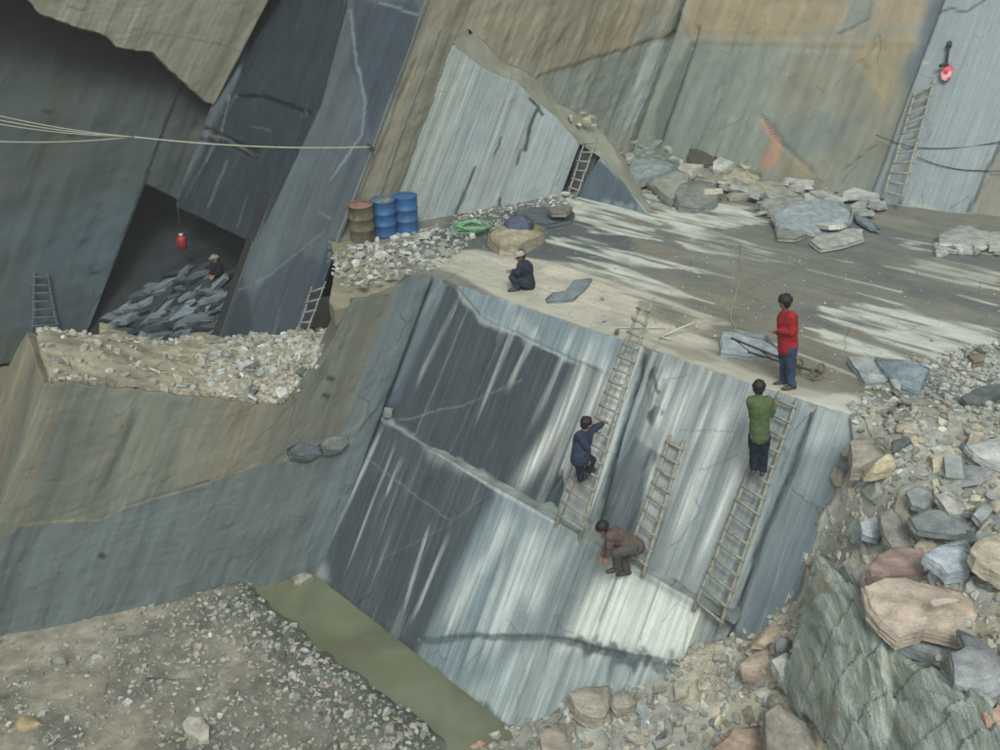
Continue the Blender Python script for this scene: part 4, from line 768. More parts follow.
def ellipsoid(name, c, ax, R3, mat, parent, zmin=-2, origin=None, noise=0, seg=16):
    bm = bmesh.new(); bmesh.ops.create_uvsphere(bm, u_segments=seg, v_segments=seg * 3 // 4, radius=1)
    for v in bm.verts:
        if v.co.z < zmin: v.co.z = zmin
        k = 1 + noise * (vnoise(v.co.x * 4 + 9, v.co.y * 4 + v.co.z * 3 + 5) - .5); v.co = Vector((v.co.x * ax[0] * k, v.co.y * ax[1] * k, v.co.z * ax[2] * k))
    bm.transform(Matrix.Translation(Vector(tuple(c - origin))) @ R3.to_4x4()); me = bpy.data.meshes.new(name); bm.to_mesh(me); bm.free()
    me.polygons.foreach_set('use_smooth', [True] * len(me.polygons)); return link(name, me, parent, mat)
def person(J, Y0, z0, lean, face, top_rgb, leg_rgb, label, hat=None, hatname=None, grip=(0, 0), hair=True, foot_dir=None, bulk=1.0, collar=None):
    """J: joint -> (u, v, dy) in metres of depth relative to the plane through the feet"""
    p = {k: ony(q[0], q[1], Y0 + (q[2] if len(q) > 2 else 0), lean, z0) for k, q in J.items()}
    face = np.array(face, float); face /= np.linalg.norm(face); B = bulk
    org = (p['anL'] + p['anR']) / 2 - V3(0, 0, .08); root = empty('person', org); tag(root, label, 'person')
    hd = p['head']; nk = p['neck']; fh = Vector(tuple(face)); upv = Vector(tuple(hd - nk)).normalized(); upv = (upv + Vector((0, 0, 1))).normalized()
    xr = fh.cross(upv).normalized(); yr = upv.cross(xr).normalized(); R3 = Matrix((xr, yr, upv)).transposed()
    U = np.array(upv); f_ = np.array(yr)
    nodes = {'pel': (p['pel'], .125 * B), 'mid': ((p['pel'] * .5 + p['chest'] * .5), .12 * B), 'chest': (p['chest'], .135 * B), 'neck': (nk, .052), 'chin': (hd - U * .045 + f_ * .012, .068), 'brow': (hd + U * .03, .088), 'crown': (hd + U * .075 - f_ * .008, .05)}
    ed = [('pel', 'mid'), ('mid', 'chest'), ('chest', 'neck'), ('neck', 'chin'), ('chin', 'brow'), ('brow', 'crown')]
    fd = face * V3(1, 1, 0) if foot_dir is None else np.array(foot_dir, float); fd = fd / np.linalg.norm(fd)
    for sd2 in 'LR':
        nodes['sh' + sd2] = (p['sh' + sd2], .062); nodes['el' + sd2] = (p['el' + sd2], .042); nodes['wr' + sd2] = (p['wr' + sd2], .027)
        nodes['hip' + sd2] = (p['hip' + sd2], .088); nodes['kn' + sd2] = (p['kn' + sd2], .058); nodes['an' + sd2] = (p['an' + sd2], .04)
        nodes['toe' + sd2] = (p['an' + sd2] + fd * .09 - V3(0, 0, .045), .022)
        ed += [('chest', 'sh' + sd2), ('sh' + sd2, 'el' + sd2), ('el' + sd2, 'wr' + sd2), ('pel', 'hip' + sd2), ('hip' + sd2, 'kn' + sd2), ('kn' + sd2, 'an' + sd2), ('an' + sd2, 'toe' + sd2)]
        d = p['wr' + sd2] - p['el' + sd2]; d /= np.linalg.norm(d); sidev = np.cross(d, V3(.2, .1, 1)); sidev /= np.linalg.norm(sidev); dn = np.cross(sidev, d)
        if dn[2] > 0: dn = -dn
        pm = p['wr' + sd2] + d * .055; nodes['palm' + sd2] = (pm, (.036, .02)); ed.append(('wr' + sd2, 'palm' + sd2)); g = grip[0 if sd2 == 'L' else 1]
        for i, (w_, L) in enumerate(((-.03, .062), (-.01, .072), (.01, .068), (.03, .055))):
            b0 = pm + d * .03 + sidev * w_; m1 = b0 + d * L * .5 + dn * .01 * (1 + g); m2 = m1 + d * L * (.45 - .5 * g) + dn * L * (.2 + .6 * g)
            nodes[f'f{i}a' + sd2] = (b0, .010); nodes[f'f{i}b' + sd2] = (m1, .009); nodes[f'f{i}c' + sd2] = (m2, .007)
            ed += [('palm' + sd2, f'f{i}a' + sd2), (f'f{i}a' + sd2, f'f{i}b' + sd2), (f'f{i}b' + sd2, f'f{i}c' + sd2)]
        t1 = p['wr' + sd2] + d * .035 + sidev * .035; t2 = t1 + d * .03 + sidev * .02 + dn * .01; nodes['th1' + sd2] = (t1, .011); nodes['th2' + sd2] = (t2, .009); ed += [('palm' + sd2, 'th1' + sd2), ('th1' + sd2, 'th2' + sd2)]
    body = skin_obj('body', nodes, ed, 'pel', M_SKIN, root, 1, org)
    mt = flatmat('jacket_cloth', top_rgb, .85, .15, 0, .16, 9, .5); mlg = flatmat('trouser_cloth', leg_rgb, .85, .15, 0, .16, 9, .5)
    bulk_ = B; B = B * 1.1; hem = p['pel'] + (p['pel'] - p['chest']) / np.linalg.norm(p['pel'] - p['chest']) * .06
    jn = {'hem': (hem, .158 * B), 'mid': (nodes['mid'][0], .152 * B), 'chest': (p['chest'], .165 * B), 'neck': (nk - U * .03, .075)}; je = [('hem', 'mid'), ('mid', 'chest'), ('chest', 'neck')]
    for sd2 in 'LR':
        e_ = p['wr' + sd2]; jn['sh' + sd2] = (p['sh' + sd2], .088 * B); jn['el' + sd2] = (p['el' + sd2], .064 * B); jn['cf' + sd2] = (e_ - (e_ - p['el' + sd2]) * .06, .046 * B); jn['ua' + sd2] = ((p['sh' + sd2] + p['el' + sd2]) / 2 + V3(0, 0, .01), .07 * B)
        je += [('chest', 'sh' + sd2), ('sh' + sd2, 'ua' + sd2), ('ua' + sd2, 'el' + sd2), ('el' + sd2, 'cf' + sd2)]
    skin_obj('jacket', jn, je, 'mid', mt, root, 2, org)
    tn = {'pel': (p['pel'], .138 * B)}; te = []
    for sd2 in 'LR':
        h_, k_, a_ = p['hip' + sd2], p['kn' + sd2], p['an' + sd2]; rr = random.Random(int(h_[0] * 100))
        tn['h' + sd2] = (h_, .112 * B); tn['t' + sd2] = (h_ * .5 + k_ * .5, .095 * B); tn['k' + sd2] = (k_, .078 * B); tn['s' + sd2] = (k_ * .45 + a_ * .55 + V3(rr.uniform(-.01, .01), .01, 0), .07 * B); tn['a' + sd2] = (a_ + (k_ - a_) * .06, .064 * B)
        te += [('pel', 'h' + sd2), ('h' + sd2, 't' + sd2), ('t' + sd2, 'k' + sd2), ('k' + sd2, 's' + sd2), ('s' + sd2, 'a' + sd2)]
        skin_obj('shoe', {'a': (a_ - V3(0, 0, .015), .056), 'b': (a_ + fd * .08 - V3(0, 0, .04), .05), 'c': (a_ + fd * .17 - V3(0, 0, .05), .042), 'd': (a_ - fd * .05 - V3(0, 0, .04), .042)}, [('a', 'b'), ('b', 'c'), ('a', 'd')], 'a', M_SHOE, root, 1, org)
    skin_obj('trousers', tn, te, 'pel', mlg, root, 2, org)
    if hair: ellipsoid('hair', hd + U * .045 - f_ * .02, (.106, .118, .108), R3, M_HAIR, root, -.35, org, .25)
    if hair: ellipsoid('hair_back', hd - U * .01 - f_ * .045, (.088, .07, .09), R3, M_HAIR, root, -2, org, .25)
    ellipsoid('nose', hd - U * .0 + f_ * .1, (.015, .02, .025), R3, M_SKIN, root, -2, org, 0, 8)
    for s_ in (-1, 1):
        ellipsoid('ear', hd + np.array(xr) * .09 * s_ - U * .005, (.012, .022, .034), R3, M_SKIN, root, -2, org, 0, 8)
        ellipsoid('eye', hd + np.array(xr) * .032 * s_ + U * .022 + f_ * .084, (.013, .008, .008), R3, M_HAIR, root, -2, org, 0, 8)
    ellipsoid('mouth', hd - U * .05 + f_ * .078, (.024, .008, .007), R3, flatmat('lips', (120, 76, 66)), root, -2, org, 0, 8)
    if hat:
        hm = flatmat('hat_cloth', hat, .8, .2, 0, .1, 20, .3); hc = ellipsoid(hatname, hd + U * .055, (.118, .126, .095), R3, hm, root, -.1, org, .05)
        ellipsoid('brim', hd + U * .052 + f_ * .1, (.085, .07, .012), R3, hm, root, -2, org, 0)
    if collar: ellipsoid('collar', nk, (.085, .085, .035), R3, flatmat('collar_cloth', collar), root, -2, org, .1)
    return root
Pf = onz(785, 386, 0)
person(dict(head=(784.5, 302, -.02), neck=(786, 310.5), chest=(787.5, 322), pel=(788, 344), shL=(783.5, 316, .2), shR=(791.5, 316.5, -.16), elL=(781, 331, .22), elR=(791.5, 332, -.2), wrL=(777, 332, .05), wrR=(779.5, 330.5, -.12),
            hipL=(785, 348, .08), hipR=(790, 348, -.06), knL=(784.5, 366, .1), knR=(790, 367.5, -.06), anL=(784, 380.5, .12), anR=(792.5, 385.5, -.1)), Pf[1], 0, 0, (-.8, .5, -.05), (158, 42, 44), (58, 74, 100), 'man in a red jacket and blue jeans standing on the floor above the ladders', foot_dir=(-.9, -.25, 0))
Pf = PL_SLAB.off(.42).px(758, 472)
person(dict(head=(759, 388, .06), neck=(759, 396, .03), chest=(759.5, 408), pel=(759.5, 432, -.02), shL=(751.5, 401, .02), shR=(767.5, 401, .02), elL=(753, 416, .25), elR=(771, 414, .05), wrL=(763, 412, .4), wrR=(774.5, 405, .22),
            hipL=(755, 437), hipR=(764, 437), knL=(754.5, 454, .03), knR=(763, 455, .03), anL=(754, 469, 0), anR=(763, 470.5, 0)), Pf[1], Pf[2], .12, (.35, .9, .1), (84, 102, 68), (34, 42, 58), 'man in a green jacket seen from behind, standing high on the right-hand ladder', grip=(1, 1), foot_dir=(.4, .9, 0), bulk=.98)
Pf = PL_SLAB.off(.45).px(581, 478)
person(dict(head=(586.5, 424, .02), neck=(584, 431, 0), chest=(582.5, 440, 0), pel=(580, 455, -.08), shL=(580, 436, -.14), shR=(588, 434, .12), elL=(587, 447, -.2), elR=(596.5, 427, .2), wrL=(588.5, 459, -.1), wrR=(602.5, 423.5, .3),
            hipL=(578.5, 457, -.1), hipR=(583.5, 457.5, 0), knL=(580.5, 468.5, -.05), knR=(591.5, 460, .1), anL=(580.5, 478.5, 0), anR=(588.5, 471, .12)), Pf[1], Pf[2], .2, (.8, .5, -.25), (50, 58, 78), (40, 46, 56), 'man in a dark blue jacket climbing the long left-hand ladder', grip=(0, 1), foot_dir=(.7, .7, 0), bulk=1.0)
Pf = PL_SLAB.off(.45).px(621, 571)
person(dict(head=(602, 528.5, -.1), neck=(608, 532.5, -.06), chest=(616, 536.5, 0), pel=(633, 545, .05), shL=(610, 536, -.2), shR=(613, 534, .14), elL=(609.5, 546, -.22), elR=(607, 545, .1), wrL=(607.5, 555, -.2), wrR=(603, 556, .0),
            hipL=(631.5, 548, -.08), hipR=(634, 548, .12), knL=(616, 553, -.22), knR=(621, 556, .05), anL=(617, 568, -.12), anR=(627, 571, .08)), Pf[1], Pf[2], 0, (-.75, -.1, -.6), (104, 88, 84), (88, 86, 86), 'man in brown bending down on the narrow ledge at the foot of the slab', foot_dir=(-.9, -.2, 0), bulk=1.0)
Pf = onz(521, 289, 0)
person(dict(head=(520, 256.5, 0), neck=(522, 261.5, .02), chest=(525, 268, .02), pel=(527, 281.5, .05), shL=(521, 266, -.14), shR=(527, 265, .18), elL=(517.5, 273, -.2), elR=(521, 272, .1), wrL=(512.5, 272.5, -.12), wrR=(513, 271, .05),
            hipL=(526, 283, -.06), hipR=(529, 282.5, .12), knL=(512.5, 277.5, -.1), knR=(516, 276.5, .18), anL=(517, 287.5, -.1), anR=(524, 287, .12)), Pf[1], 0, 0, (-.85, -.4, -.35), (44, 54, 66), (48, 60, 70), 'man in a pale cap squatting near the floor edge in dark clothes', hat=(164, 160, 146), hatname='cap', hair=True, foot_dir=(-.9, -.3, 0), collar=(92, 98, 78))
Pc = CAVE.hit(217, 278)
person(dict(head=(215, 259.5, 0), neck=(215.5, 263), chest=(216.5, 267), pel=(218, 275.5), shL=(213.5, 266, -.1), shR=(219, 266, .1), elL=(212.5, 270.5, -.15), elR=(219, 271, -.15), wrL=(211.5, 274, -.2), wrR=(215, 275, -.25), hipL=(217, 276.5, -.05), hipR=(220, 276.5, .05), knL=(212, 273.5, -.1), knR=(216, 273.5, -.2), anL=(213, 280.5, -.05), anR=(218, 281, -.1)),
       Pc[1], Pc[2], 0, (-.7, -.6, -.2), (26, 28, 30), (22, 24, 26), 'dark figure in a pale cap crouching at the mouth of the cave', hat=(130, 128, 118), hatname='cap', foot_dir=(-.7, -.6, 0))
# red canister in the cave
Pr = CAVE.hit(185, 262); Pr = C + (Pr - C) * .985; rt = empty('canister', (C + ray(183, 249) / ray(183, 249)[1] * Pr[1])); tag(rt, 'small red canister with a pale cap hanging in the dark of the cave', 'canister')
link('body', lathe_mesh('body', [(.08, 0), (.13, .02), (.135, .3), (.1, .36), (.04, .38)], 18), rt, flatmat('red_plastic', (150, 34, 38), .5, .4)); cp = link('cap', lathe_mesh('cap', [(.06, .38), (.06, .43), (.03, .44)], 12), rt, flatmat('pale_cap', (190, 186, 176)))
link('handle', tube_mesh('handle', [(-.09, 0, .36), (-.06, 0, .46), (.06, 0, .46), (.09, 0, .36)], .01, 6), rt, M_STEEL)
link('cord', tube_mesh('cord', [(0, 0, .46), (.01, 0, .8), (0, .1, 1.4)], .006, 5), rt, M_STEEL)
# ---- cables
M_ROPE = flatmat('pale_rope', (176, 174, 158), .8, .2); M_WIRE = flatmat('dark_cable', (58, 62, 62), .7, .2)
def sag(p, q, d, n=24): p, q = np.array(p), np.array(q); return [p + (q - p) * f - V3(0, 0, 4 * d * f * (1 - f)) for f in np.linspace(0, 1, n)]
anchor = PL_TOWER.off(.06).px(372, 147); JN = ony(134, 137, anchor[1] - 2.2)
root = empty('anchored_ropes', anchor); tag(root, 'pale ropes stretched across the cave from an iron peg in the dark wall', 'rope')
wpart('main_rope', tube_mesh('main_rope', sag(anchor, JN, .1), .018, 6), root, M_ROPE)
for v_, y_ in ((101, -4), (107, -4.3), (113, -4.1), (138, -3.2)): wpart('strand', tube_mesh('strand', sag(JN, ony(-60, v_, anchor[1] + y_), .1), .013, 5), root, M_ROPE)
wpart('peg', tube_mesh('peg', [anchor - V3(.1, -.2, 0), anchor + V3(.02, -.1, .0), anchor + V3(.05, -.16, -.03)], .035, 8), root, M_WIRE)
def cable(label, pts, r=.012, m=M_WIRE, cat='cable', name='cable'): me = tube_mesh(name, pts, r, 6); rt = Vector(tuple(pts[0])); me.transform(Matrix.Translation(-rt)); o = link(name, me, None, m); o.location = rt; return tag(o, label, cat)
R_ = PL_RIGHT.off(.07)
cable('upper dark cable running across the right-hand wall behind the grey ladder', sag(R_.px(876, 135), R_.px(912, 147), .02, 8)[:-1] + sag(R_.px(912, 147), R_.px(1003, 141), .1, 16) + sag(R_.px(1003, 141), R_.px(1100, 120), .1, 6)[1:])
cable('lower dark cable sagging across the right-hand wall', sag(R_.px(917, 157), R_.px(965, 170), .05, 10)[:-1] + sag(R_.px(965, 170), R_.px(1090, 168), .05, 12))
cable('thin orange cord trailing over the floor behind the pale slab', [onz(u, v, .02) for u, v in ((740, 245), (741, 258), (741, 272), (738, 285), (735, 297), (731, 310), (731, 320), (736, 328))], .010, flatmat('orange_cord', (176, 150, 116)), 'cord', 'cord')
# red pulley
q = PL_RIGHT.off(.08); pa = q.px(949, 45); pb = q.px(946, 66); pc = q.px(946, 74)
root = empty('pulley', pb); tag(root, 'red and pink pulley block hanging from an iron bolt above the grey ladder', 'pulley')
wpart('bolt', tube_mesh('bolt', [pa - PL_RIGHT.n * .15, pa + PL_RIGHT.n * .12], .07, 10), root, M_WIRE); wpart('strap', tube_mesh('strap', [pa + PL_RIGHT.n * .06, (pa + pb) / 2 + PL_RIGHT.n * .05, pb + PL_RIGHT.n * .05], .035, 6), root, M_WIRE)
wpart('hook', tube_mesh('hook', [pb + V3(-.2, -.05, .0), pb + V3(-.1, -.08, .05), pb + V3(.02, -.05, .03)], .045, 8), root, M_WIRE)
hm = outline_stone('housing', [pc + q.a * x - W * y + q.n * .08 for x, y in ((-.11, .2), (.02, .24), (.14, .12), (.15, -.1), (.06, -.22), (-.06, -.17), (-.13, -.02))], .09, (214, 110, 116), None, .02, .005, 1, 3, None, None, 24, -q.n)
hm.data.materials.clear(); hm.data.materials.append(flatmat('red_pulley_paint', (206, 84, 92), .5, .4, 0, .2, 6, .1, (1, 1, 1), (226, 170, 170), .1)); hm.location = Vector(hm.location) - Vector(root.location); hm.parent = root
wpart('wheel', tube_mesh('wheel', [pc + q.n * .09, pc + q.n * .125], .05, 12), root, flatmat('pulley_wheel', (170, 60, 66)))
# ---- handcart
M_IRON = flatmat('cart_iron', (74, 76, 74), .6, .4, .5, .3, 20, .2, (1, 1, 1), (110, 92, 74), .05); M_TYRE = flatmat('old_rubber', (128, 122, 100), .85, .2, 0, .2, 20)
wa, wb = onz(796, 366, .17), onz(818, 371.5, .17); ax_ = (wb - wa) / np.linalg.norm(wb - wa); root = empty('handcart', (wa + wb) / 2); tag(root, 'two-wheeled handcart frame with long shafts lying behind the man in red', 'handcart')
def ringpts(c, axv, r, n=22): a = np.cross(axv, V3(0, 0, 1)); a /= np.linalg.norm(a); b = np.cross(axv, a); return [c + (a * math.cos(t) + b * math.sin(t)) * r for t in np.linspace(0, 2 * math.pi, n)]
for c_ in (wa, wb):
    wh = empty('wheel', (0, 0, 0)); wh.parent = root; wh.location = tuple(c_ - np.array(root.location)); wm = lambda nm, pts, r, m, sg=6: (lambda me: (me.transform(Matrix.Translation(-Vector(tuple(c_)))), link(nm, me, wh, m)))(tube_mesh(nm, pts, r, sg))
    axw = ax_ * .75 + V3(-.1, -.65, .05); axw /= np.linalg.norm(axw)
    wm('tyre', ringpts(c_, axw, .15), .022, M_TYRE); wm('hub', [c_ - axw * .04, c_ + axw * .04], .03, M_IRON, 8)
    rp = ringpts(c_, axw, .14, 9)
    for k in range(8): wm('spoke', [c_, rp[k]], .006, M_IRON, 4)
wpart('axle', tube_mesh('axle', [wa - ax_ * .08, wb + ax_ * .08], .018, 8), root, M_IRON)
for s0_, s1_ in (((800, 366, .2), (731, 338, .42)), ((812, 371, .2), (748, 352, .3))): wpart('shaft', tube_mesh('shaft', [onz(*s0_), onz((s0_[0] + s1_[0]) / 2, (s0_[1] + s1_[1]) / 2, (s0_[2] + s1_[2]) / 2 + .02), onz(*s1_)], .02, 6), root, M_IRON)
for f in (.3, .6, .95): wpart('cross_bar', tube_mesh('cross_bar', [onz(800 - 69 * f, 366 - 28 * f, .2 + .2 * f), onz(812 - 64 * f, 371 - 19 * f, .2 + .1 * f)], .012, 5), root, M_IRON)
# poles and small tools
M_POLE = flatmat('pale_pole', (198, 198, 184), .7, .3)
for a_, b_, lb, r in (((661, 337, .03), (695, 322, .25), 'white pole lying aslant beside the top of the long ladder', .02), ((617, 328, .03), (665, 328, .04), 'thin pale rod lying behind the top of the long ladder', .014), ((661, 337, .05), (672, 340, .03), 'short white stick at the end of the slanting pole', .014)):
    cable(lb, [onz(*a_), (onz(*a_) + onz(*b_)) / 2 + V3(0, 0, .01), onz(*b_)], r, M_POLE, 'pole', 'pole')
cable('short grey stake standing near the right end of the floor edge', [onz(893, 410, 0), onz(893, 409, .2), onz(892.5, 409, .36)], .05, flatmat('stake', (112, 108, 94)), 'stake', 'stake')
cable('small peg at the floor edge left of the long ladder', [onz(617, 331, 0), onz(617, 331, .12)], .045, flatmat('peg', (96, 92, 80)), 'peg', 'peg')
cable('dark bent strip of metal beside the grey stake', [onz(u, v, z) for u, v, z in ((898, 405, .12), (908, 406, .1), (918, 410, .05), (927, 413, .03))], .035, M_WIRE, 'scrap', 'metal_strip')
# ---- large stones, one by one
def flat_on(uvs, z, thick, rgb, label, name='boulder', cat='boulder', tilt=(0, 0), dome=.03, rough=.03, seed=1, group=None, taper=1.04, nn=14):
    c0 = onz(np.mean([q[0] for q in uvs]), np.mean([q[1] for q in uvs]), z); n = V3(tilt[0], tilt[1], 1); n /= np.linalg.norm(n); out = []
    for u, v in uvs: d = ray(u, v); out.append(C + d * (np.dot(c0 - C, n) / np.dot(d, n)))
    return outline_stone(name, out, thick, rgb, label, dome, rough, taper, seed, cat, group, nn)
def on_terrain(T, uvs, lift, thick, rgb, label, tilt=(0, -.35), **k):
    h = T.hit(np.mean([q[0] for q in uvs]), np.mean([q[1] for q in uvs]))
    return flat_on(uvs, h[2] + lift, thick, rgb, label, tilt=tilt, **k)
FL = [
 ([(489, 231), (505, 222), (530, 220), (545, 226), (543, 232), (518, 245), (500, 243)], .34, .34, (158, 152, 130), 'tan squared block behind the squatting man, with a dark bundle on top'),
 ([(515, 212), (530, 207), (560, 206), (574, 212), (570, 219), (545, 224), (522, 220)], .2, .2, (84, 94, 98), 'long dark flat slab at the foot of the pale panel'),
 ([(548, 208), (562, 203), (572, 207), (566, 213), (552, 213)], .32, .1, (120, 118, 108), 'small brownish slab lying on the long dark slab'),
 ([(546, 298), (553, 292), (565, 291), (574, 280), (592, 278), (586, 287), (573, 299), (558, 300), (548, 301)], .06, .06, (122, 134, 138), 'thin grey slate slab lying flat right of the squatting man'),
 ([(723, 350), (722, 331), (735, 331), (766, 333), (781, 351), (760, 353)], .16, .16, (158, 170, 172), 'pale sawn slab under the shafts of the handcart'),
 ([(849, 356), (877, 357), (888, 378), (885, 381), (866, 382)], .14, .12, (160, 168, 166), 'pale square slab left of the blue-grey broken slabs'),
 ([(878, 357), (905, 360), (929, 367), (926, 378), (920, 391), (900, 384), (884, 370)], .2, .16, (128, 144, 152), 'blue-grey broken slab right of the pale square slab'),
 ([(890, 378), (897, 373), (902, 379), (900, 391), (894, 386)], .26, .2, (170, 176, 174), 'small upright block between the two pale slabs'),
 ([(925, 414), (940, 410), (957, 414), (943, 423), (930, 420)], .12, .1, (130, 140, 142), 'flat grey slab with a dark underside right of the stake'),
 ([(759, 201), (780, 196), (804, 194), (803, 203), (790, 209), (768, 209)], .3, .18, (140, 146, 138), 'flat grey slab leaning at the back of the floor pile'),
 ([(774, 213), (790, 205), (816, 199), (838, 201), (852, 207), (849, 219), (822, 233), (800, 228), (780, 225)], .45, .3, (146, 158, 160), 'largest blue-grey slab of the pile at the back of the floor'),
 ([(775, 227), (790, 223), (807, 229), (806, 234), (795, 238), (778, 237)], .2, .2, (128, 132, 126), 'dark-sided block under the largest slab of the pile'),
 ([(811, 240), (825, 232), (850, 228), (863, 229), (864, 238), (845, 244), (822, 248)], .22, .2, (164, 168, 160), 'pale slab at the front right of the floor pile'),
 ([(852, 211), (858, 212), (872, 221), (880, 230), (870, 228), (857, 220)], .12, .05, (118, 130, 134), 'thin dark slate blade pointing right from the pile'),
 ([(846, 206), (862, 199), (879, 195), (883, 200), (875, 208), (860, 212)], .15, .14, (150, 158, 152), 'flat slab nearest the foot of the grey ladder'),
 ([(729, 193), (745, 187), (762, 181), (790, 182), (795, 187), (775, 191), (732, 196)], .2, .16, (158, 158, 144), 'long tan-grey slab below the orange stain of the back wall'),
 ([(726, 176), (735, 170), (750, 168), (762, 173), (760, 181), (745, 185), (729, 186)], .35, .25, (166, 160, 140), 'cream boulder left of the orange stain'),
 ([(690, 170), (700, 166), (714, 165), (718, 170), (708, 177), (694, 176)], .3, .2, (138, 140, 126), 'flat stone just right of the dark brown boulder'),
 ([(702, 180), (712, 174), (724, 171), (728, 176), (718, 183), (706, 186)], .25, .2, (150, 152, 138), 'pale flat stone in front of the dark brown boulder'),
 ([(711, 169), (722, 165), (741, 164), (742, 169), (730, 172), (714, 172)], .25, .15, (142, 144, 130), 'thin pale stone behind the cream boulder'),
 ([(687, 158), (690, 148), (699, 143), (710, 150), (721, 161), (712, 164), (690, 165)], .6, .5, (84, 82, 74), 'dark brown boulder against the back wall'),
 ([(675, 192), (682, 183), (695, 179), (713, 182), (719, 192), (714, 201), (698, 205), (680, 203)], .5, .45, (124, 130, 124), 'rounded grey boulder at the front of the left pile'),
 ([(645, 176), (658, 169), (678, 169), (690, 174), (684, 190), (672, 199), (660, 190)], .5, .4, (146, 150, 138), 'large leaning pale slab left of the rounded boulder'),
 ([(627, 172), (634, 160), (648, 155), (664, 157), (679, 163), (668, 170), (648, 176), (632, 181)], .75, .5, (132, 144, 142), 'bulky grey slab on top of the left pile'),
 ([(940, 232), (955, 225), (972, 226), (988, 231), (990, 241), (975, 250), (955, 249), (940, 246)], .3, .28, (160, 166, 160), 'pale flaky boulder at the right edge of the floor'),
 ([(985, 233), (1004, 230), (1006, 246), (990, 247)], .22, .2, (168, 172, 164), 'pale stone touching the right edge of the photo beside the flaky boulder'),
 ([(935, 250), (944, 246), (952, 249), (944, 254), (937, 254)], .08, .07, (170, 176, 168), 'small flat flake left of the pale flaky boulder'),
 ([(969, 354), (976, 347), (986, 351), (985, 360), (974, 362)], .2, .2, (134, 126, 108), 'brownish stone on the floor above the dark slab at right'),
 ([(962, 396), (980, 386), (1004, 383), (1004, 392), (985, 402), (968, 401)], .2, .18, (96, 104, 102), 'dark wedge-shaped slab at the right edge of the floor'),
 ([(902, 400), (915, 396), (935, 402), (950, 410), (935, 412), (912, 409)], .1, .09, (140, 140, 126), 'low tan slab in front of the small upright block'),
]
for i, (uv, z, th, rgb, lb) in enumerate(FL): th, z = (th * .5, z * .6) if th > .19 and 'squared' not in lb else (th, z); flat_on(uv, z, th, rgb, lb, 'stone_slab' if ('slab' in lb or 'blade' in lb) else 'boulder', 'slab' if ('slab' in lb or 'blade' in lb) else 'stone', tilt=(random.uniform(-.06, .06), random.uniform(-.18, -.02)) if th > .1 else (0, 0), dome=.01 if th < .21 else .04, rough=.02 if th < .12 else .045, seed=i + 3)
